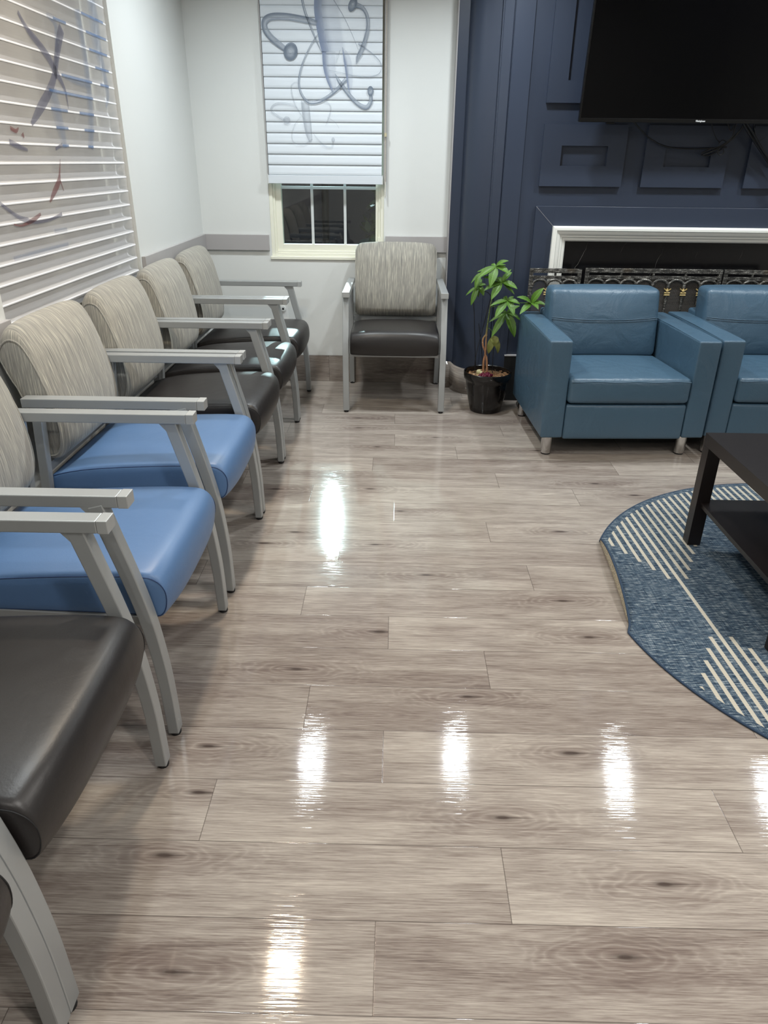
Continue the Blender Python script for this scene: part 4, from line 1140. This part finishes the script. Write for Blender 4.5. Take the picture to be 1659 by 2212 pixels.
# ---------------------------------------------------------------- fire screen
def fire_screen():
    e = empty('fire_screen', 'three-panel black iron fire screen with arches and brass details behind the armchairs', 'fire screen', (1.52, 4.40, 0))
    def panel(w_, narch, origin, rz, zt, firstx=None):
        """panel in local coords x 0..w_, facing -y"""
        root_m = Matrix.Translation(Vector(origin) - Vector(e.location)) @ Matrix.Rotation(rz, 4, 'Z')
        def put(o): o.matrix_local = root_m; return o
        t_ = .022
        b = MB(); b.box(0, t_, -.008, .008, 0.02, zt).box(w_ - t_, w_, -.008, .008, .02, zt)
        b.box(t_, w_ - t_, -.008, .008, zt - .024, zt).box(t_, w_ - t_, -.008, .008, zt - .059, zt - .040).box(t_, w_ - t_, -.008, .008, .03, .055)
        nb = max(1, round(w_ / .20)) - 1
        for i in range(nb):
            xx = t_ + (w_ - 2 * t_) * (i + 1) / (nb + 1); b.box(xx - .006, xx + .006, -.007, .007, zt - .040, zt - .024)
        for xx in (0.012, w_ - .012): b.box(xx - .014, xx + .014, -.03, .03, 0, .02)
        fr = put(b.build('panel_frame', M['iron'], e, bevel=.0015))
        zm = zt - .059
        put(raw('mesh_panel', [(t_, .004, .055), (w_ - t_, .004, .055), (w_ - t_, .004, zm), (t_, .004, zm)], [(0, 1, 2, 3)], M['mesh'], e))
        sp = .0975; s0 = .030
        x = s0 - sp * .06; k = 0
        feet = []
        cxs = []
        n_ = int(round((w_ - 2 * t_) / sp)); sp = (w_ - 2 * t_) / n_
        for i in range(n_):
            xc = t_ + sp * (i + .5)
            pts = [(xc + sp * .5 * math.cos(PI * k_ / 12) * (1 if 1 else 0), -.006, zm - .046 + .043 * math.sin(PI * k_ / 12) ** .75) for k_ in range(13)]
            put(MB().tube(pts, .0078, 8).build('arch', M['iron'], e, smooth=60))
            if i: feet.append(t_ + sp * i)
        for xx in feet:
            pb_ = MB().tube([(xx, -.004, zm - .095), (xx, -.004, .055)], .0075, 8)
            put(pb_.build('baluster', M['iron'], e, smooth=60))
            g = MB()
            g.tube([(xx, -.006, zm - .048), (xx, -.006, zm - .066)], [.004, .009], 8)
            g.tube([(xx - .020, -.007, zm - .052), (xx - .012, -.007, zm - .058), (xx, -.007, zm - .066)], .0035, 6).tube([(xx + .020, -.007, zm - .052), (xx + .012, -.007, zm - .058), (xx, -.007, zm - .066)], .0035, 6)
            g.tube([(xx - .016, -.008, zm - .076), (xx + .016, -.008, zm - .076)], .0045, 8).tube([(xx - .016, -.008, zm - .088), (xx + .016, -.008, zm - .088)], .0045, 8)
            put(g.build('brass_collar', M['brass'], e, smooth=60))
    zt = .848
    panel(.806, 8, (1.114, 4.418, 0), math.radians(0.5), zt)
    panel(.305, 3, (.787, 4.424, 0), math.radians(-1.0), zt - .006)
    panel(.330, 3, (1.930, 4.424, 0), math.radians(-2), zt)
fire_screen()

# ---------------------------------------------------------------- money tree
def plant():
    PX, PY_ = .571, 4.330
    e = empty('potted_money_tree', 'young money tree with glossy green leaves in a black pot beside the leather armchair', 'potted plant', (PX, PY_, 0))
    prof = [(0, .0), (.088, .0), (.096, .006), (.104, .04), (.122, .12), (.130, .180), (.133, .196), (.142, .206), (.146, .226), (.1465, .246), (.143, .250), (.139, .246), (.136, .205), (.128, .198), (0, .198)]
    MB().lathe(prof, 0, 0, 64).build('pot', M['pot'], e, smooth=35)
    MB().lathe([(0, .226), (.07, .224), (.134, .216)], 0, 0, 40).build('soil', M['soil'], e, smooth=60)
    rnd = random.Random(4); b = MB()
    for _ in range(170):
        a = rnd.uniform(0, 2 * PI); r = .128 * math.sqrt(rnd.random()); s_ = rnd.uniform(.003, .007)
        b.sphere((r * math.cos(a), r * math.sin(a), .226), s_, 3, (rnd.uniform(.6, 1.8), rnd.uniform(.5, 1.4), .5))
    b.build('wood_chips', M['chip'], e)['kind'] = 'stuff'
    b = MB()
    for _ in range(26):
        a = rnd.uniform(0, 2 * PI); r = .034 * math.sqrt(rnd.random()); b.sphere((-.015 + 1.25 * r * math.cos(a), -.045 + .9 * r * math.sin(a), .232 + rnd.uniform(0, .010)), rnd.uniform(.007, .011), 4)
    b.build('red_stones', M['red_glass'], e, smooth=20)['kind'] = 'stuff'
    MB().sphere((-.052, .02, .236), .017, 8, (1.0, .9, .95)).sphere((-.034, .005, .232), .014, 8).build('pale_stone', M['pale_bulb'], e, smooth=60)
    def L(a, b_, dy=0.0):      # photo crop coordinate -> local position
        p = on_y(980 + a / 6.318, 550 + b_ / 6.318, PY_ + dy); return Vector((p.x - PX, p.y - PY_, p.z))
    # stems
    def zf(v): return v
    t1 = [L(405, 1600), L(410, 1450), L(435, 1340), L(400, 1240), L(402, 1150), L(440, 1090), L(455, 1000), L(478, 850), L(505, 680), L(540, 520), L(560, 400), L(572, 190)]
    MB().tube(catmull(t1, 5), [max(.0020, .0075 - .0055 * i / 55) for i in range(len(catmull(t1, 5)))], 10).build('stem', M['bark'], e, smooth=60)
    t2 = [L(455, 1600, -.008), L(450, 1420, -.008), L(430, 1360, -.010), L(440, 1280, -.012), L(442, 1180, -.010), L(452, 1080, -.004), L(462, 980, 0)]
    MB().tube(catmull(t2, 5), [max(.0030, .0072 - .004 * i / 30) for i in range(len(catmull(t2, 5)))], 10).build('stem', M['bark'], e, smooth=60)
    def hoop(pts): MB().tube(catmull(pts, 5), .0022, 6).build('support_wire', M['wire'], e, smooth=60)
    hoop([L(300, 1560, .03), L(290, 1200, .03), L(280, 800, .03), L(272, 620, .03), L(300, 545, .03), L(350, 515, .03), L(410, 500, .03), L(470, 520, .03), L(505, 575, .03), L(490, 650, .03), L(400, 1000, .02), L(300, 1400, .0), L(290, 1600, 0)])
    hoop([L(395, 1580, .04), L(385, 1350, .04), L(362, 1120, .04), L(342, 940, .04)])
    hoop([L(525, 1620, -.02), L(540, 1300, -.01), L(548, 900, 0), L(540, 640, .01), L(530, 500, .02)])
    def stalk(a, b_): MB().tube(catmull([a, a.lerp(b_, .5) + Vector((0, 0, .012)), b_], 5), .0016, 6).build('leaf_stalk', M['leaf'], e, smooth=60)
    def leaf_(p0, p1, wd, droop=.012, seed=0, depth=0.0, mat='leaf'):
        """p0 base, p1 tip (local)"""
        ax = p1 - p0; Ln = ax.length; d = ax.normalized()
        nrm = Vector((0, -.62, .78)); nrm = (nrm - d * nrm.dot(d))
        if nrm.length < .2: nrm = Vector((0, -1, .2)) - d * Vector((0, -1, .2)).dot(d)
        nrm.normalize(); sd = d.cross(nrm)
        N = 12; vs = []; fs = []; uv = []
        for i in range(N + 1):
            t_ = i / N; wv = wd * (math.sin(PI * min(1, t_ ** .85)) ** .8) * (1 if t_ < .98 else .3); wv = max(wv, .0006)
            c_ = p0 + d * Ln * t_ + nrm * (droop * 4 * t_ * (1 - t_))
            for j in range(5):
                s_ = (j - 2) / 2
                vs.append(c_ + sd * wv * .5 * s_ + nrm * (abs(s_) * wv * .16 - .0016 * math.sin(t_ * 34) * abs(s_)))
        for i in range(N):
            for j in range(4):
                fs.append((i * 5 + j, (i + 1) * 5 + j, (i + 1) * 5 + j + 1, i * 5 + j + 1)); uv.append([(j / 4, i / N), (j / 4, (i + 1) / N), ((j + 1) / 4, (i + 1) / N), ((j + 1) / 4, i / N)])
        raw('leaf', vs, fs, M[mat], e, smooth=60, uvs=uv)
    clusters = [
        ((575, 160), 0.00, [((750, 85), 62, -.03), ((495, 445), 105, -.07), ((320, 330), 85, -.04), ((765, 270), 78, -.05), ((505, 140), 45, .03), ((320, 240), 36, .02), ((720, 140), 26, .04)]),
        ((365, 245), .015, [((235, 395), 30, -.02), ((290, 475), 66, -.04), ((320, 240), 24, .02)]),
        ((335, 430), .02, [((165, 560), 36, 0), ((235, 695), 66, -.03), ((410, 565), 72, -.04), ((445, 410), 50, -.01), ((385, 335), 44, .03), ((335, 585), 26, .01)]),
        ((655, 375), -.01, [((795, 240), 70, .02), ((870, 470), 82, -.04), ((830, 545), 50, -.03), ((510, 620), 92, -.06), ((410, 495), 66, -.03), ((580, 320), 60, .02), ((395, 310), 70, -.02), ((785, 200), 44, .05)]),
        ((735, 625), -.03, [((500, 700), 58, -.05), ((560, 865), 90, -.07), ((905, 680), 62, -.04), ((825, 835), 82, -.07), ((820, 575), 38, .02), ((665, 595), 58, .02)]),
        ((722, 790), -.01, [((515, 1125), 84, -.05), ((830, 1130), 110, -.06), ((912, 900), 58, -.02), ((480, 925), 44, -.01), ((905, 700), 56, .03), ((640, 790), 44, .03)]),
        ((1060, 662), -.05, [((1230, 455), 92, -.02), ((862, 580), 72, -.04), ((900, 815), 74, -.08), ((1262, 690), 62, -.07), ((1155, 748), 74, -.09)])]
    stem_top = L(560, 400)
    for (c_, dy, lv) in clusters:
        base = L(c_[0], c_[1], dy)
        for j, (tip, wd, dd) in enumerate(lv): leaf_(base, L(tip[0], tip[1], dy + dd), wd * .000485, .010 if wd > 50 else .006)
    stalk(L(562, 330), L(365, 245, .015)); stalk(L(545, 480), L(335, 430, .02)); stalk(L(548, 470), L(655, 375, -.01)); stalk(L(515, 690), L(735, 625, -.03)); stalk(L(500, 700), L(722, 790, -.01)); stalk(L(505, 720), L(1060, 662, -.05))
    stalk(L(470, 1000), L(545, 1110, -.01))
    leaf_(L(548, 1105, -.02), L(470, 1355, -.03), .040, .018, mat='leaf_dry'); leaf_(L(548, 1105, -.02), L(600, 1350, -.03), .034, .022, mat='leaf_dry'); leaf_(L(548, 1105, -.02), L(555, 1255, -.05), .046, .02, mat='leaf_dry')
plant()

# ---------------------------------------------------------------- ceiling downlights
emit = {}
def emat(c_, s_):
    k = (c_, s_)
    if k not in emit:
        t = NT('lit_lens'); em = t.n('ShaderNodeEmission'); em.inputs[0].default_value = (*c_, 1); em.inputs[1].default_value = s_
        t.link(em.outputs[0], t.o.inputs['Surface']); emit[k] = t.m
    return emit[k]
wh = ['above the corner chairs', 'above the plant', 'above the leather armchairs', 'above the far right of the fireplace', 'with a warm glow above the middle of the left chair row', 'above the near chairs of the left row',
      'above the coffee table', 'just behind the photographer', 'at the rear right of the room', 'at the rear left of the room', 'beside the right wall']
for (x, y, c_, wt), where in zip(LAMPS, wh):
    e = empty('ceiling_downlight', 'round recessed ceiling downlight ' + where, 'ceiling light', (x, y, CEIL), group='recessed ceiling downlights')
    MB().lathe([(.075, -.0005), (.098, -.0005), (.098, -.006), (.078, -.010), (.074, -.002)], 0, 0, 40).build('trim_ring', M['metal_lamp'], e, smooth=40)
    ld = bpy.data.lights.new('downlight', 'AREA'); ld.shape = 'DISK'; ld.size = .145; ld.energy = wt; ld.color = c_; ld.spread = math.radians(180 if y == 1.60 else 146)
    lo = bpy.data.objects.new('lamp', ld); COL.objects.link(lo); lo.parent = e; lo.location = (0, 0, -.012)
    MB().lathe([(0, -.004), (.074, -.004)], 0, 0, 32).build('lens', emat(c_, 6.0), e)

# added unseen lamp; stands in for downlight glare bounced off the window glass
def added_glare_lamp():
    e = empty('added_glare_lamp', 'added unseen post lamp outside, casting the bounced glare in through the small window', 'added lamp', (-0.80, 8.42, -0.1))
    MB().tube([(0, .12, 0), (0, .12, 2.96)], .04, 14).build('post', M['tv_body'], e, smooth=40)
    MB().tube([(0, .12, 2.92), (0, .03, 3.08)], .03, 10).lathe([(0, 3.16), (.10, 3.10), (.13, 3.04), (.12, 3.035), (0, 3.10)], 0, 0, 28).build('lamp_shade', M['tv_body'], e, smooth=40)
    ld = bpy.data.lights.new('added_glare_spot', 'SPOT'); ld.energy = 1250; ld.color = (0.70, 0.96, 1.0); ld.spot_size = math.radians(24); ld.spot_blend = .3; ld.shadow_soft_size = .035
    lo = bpy.data.objects.new('lamp', ld); COL.objects.link(lo); lo.parent = e; lo.location = (0, 0, 3.0)
    d = Vector((-.50, 4.99, 1.0)) - Vector((-.80, 8.42, 2.90)); lo.rotation_euler = d.to_track_quat('-Z', 'Y').to_euler()
added_glare_lamp()
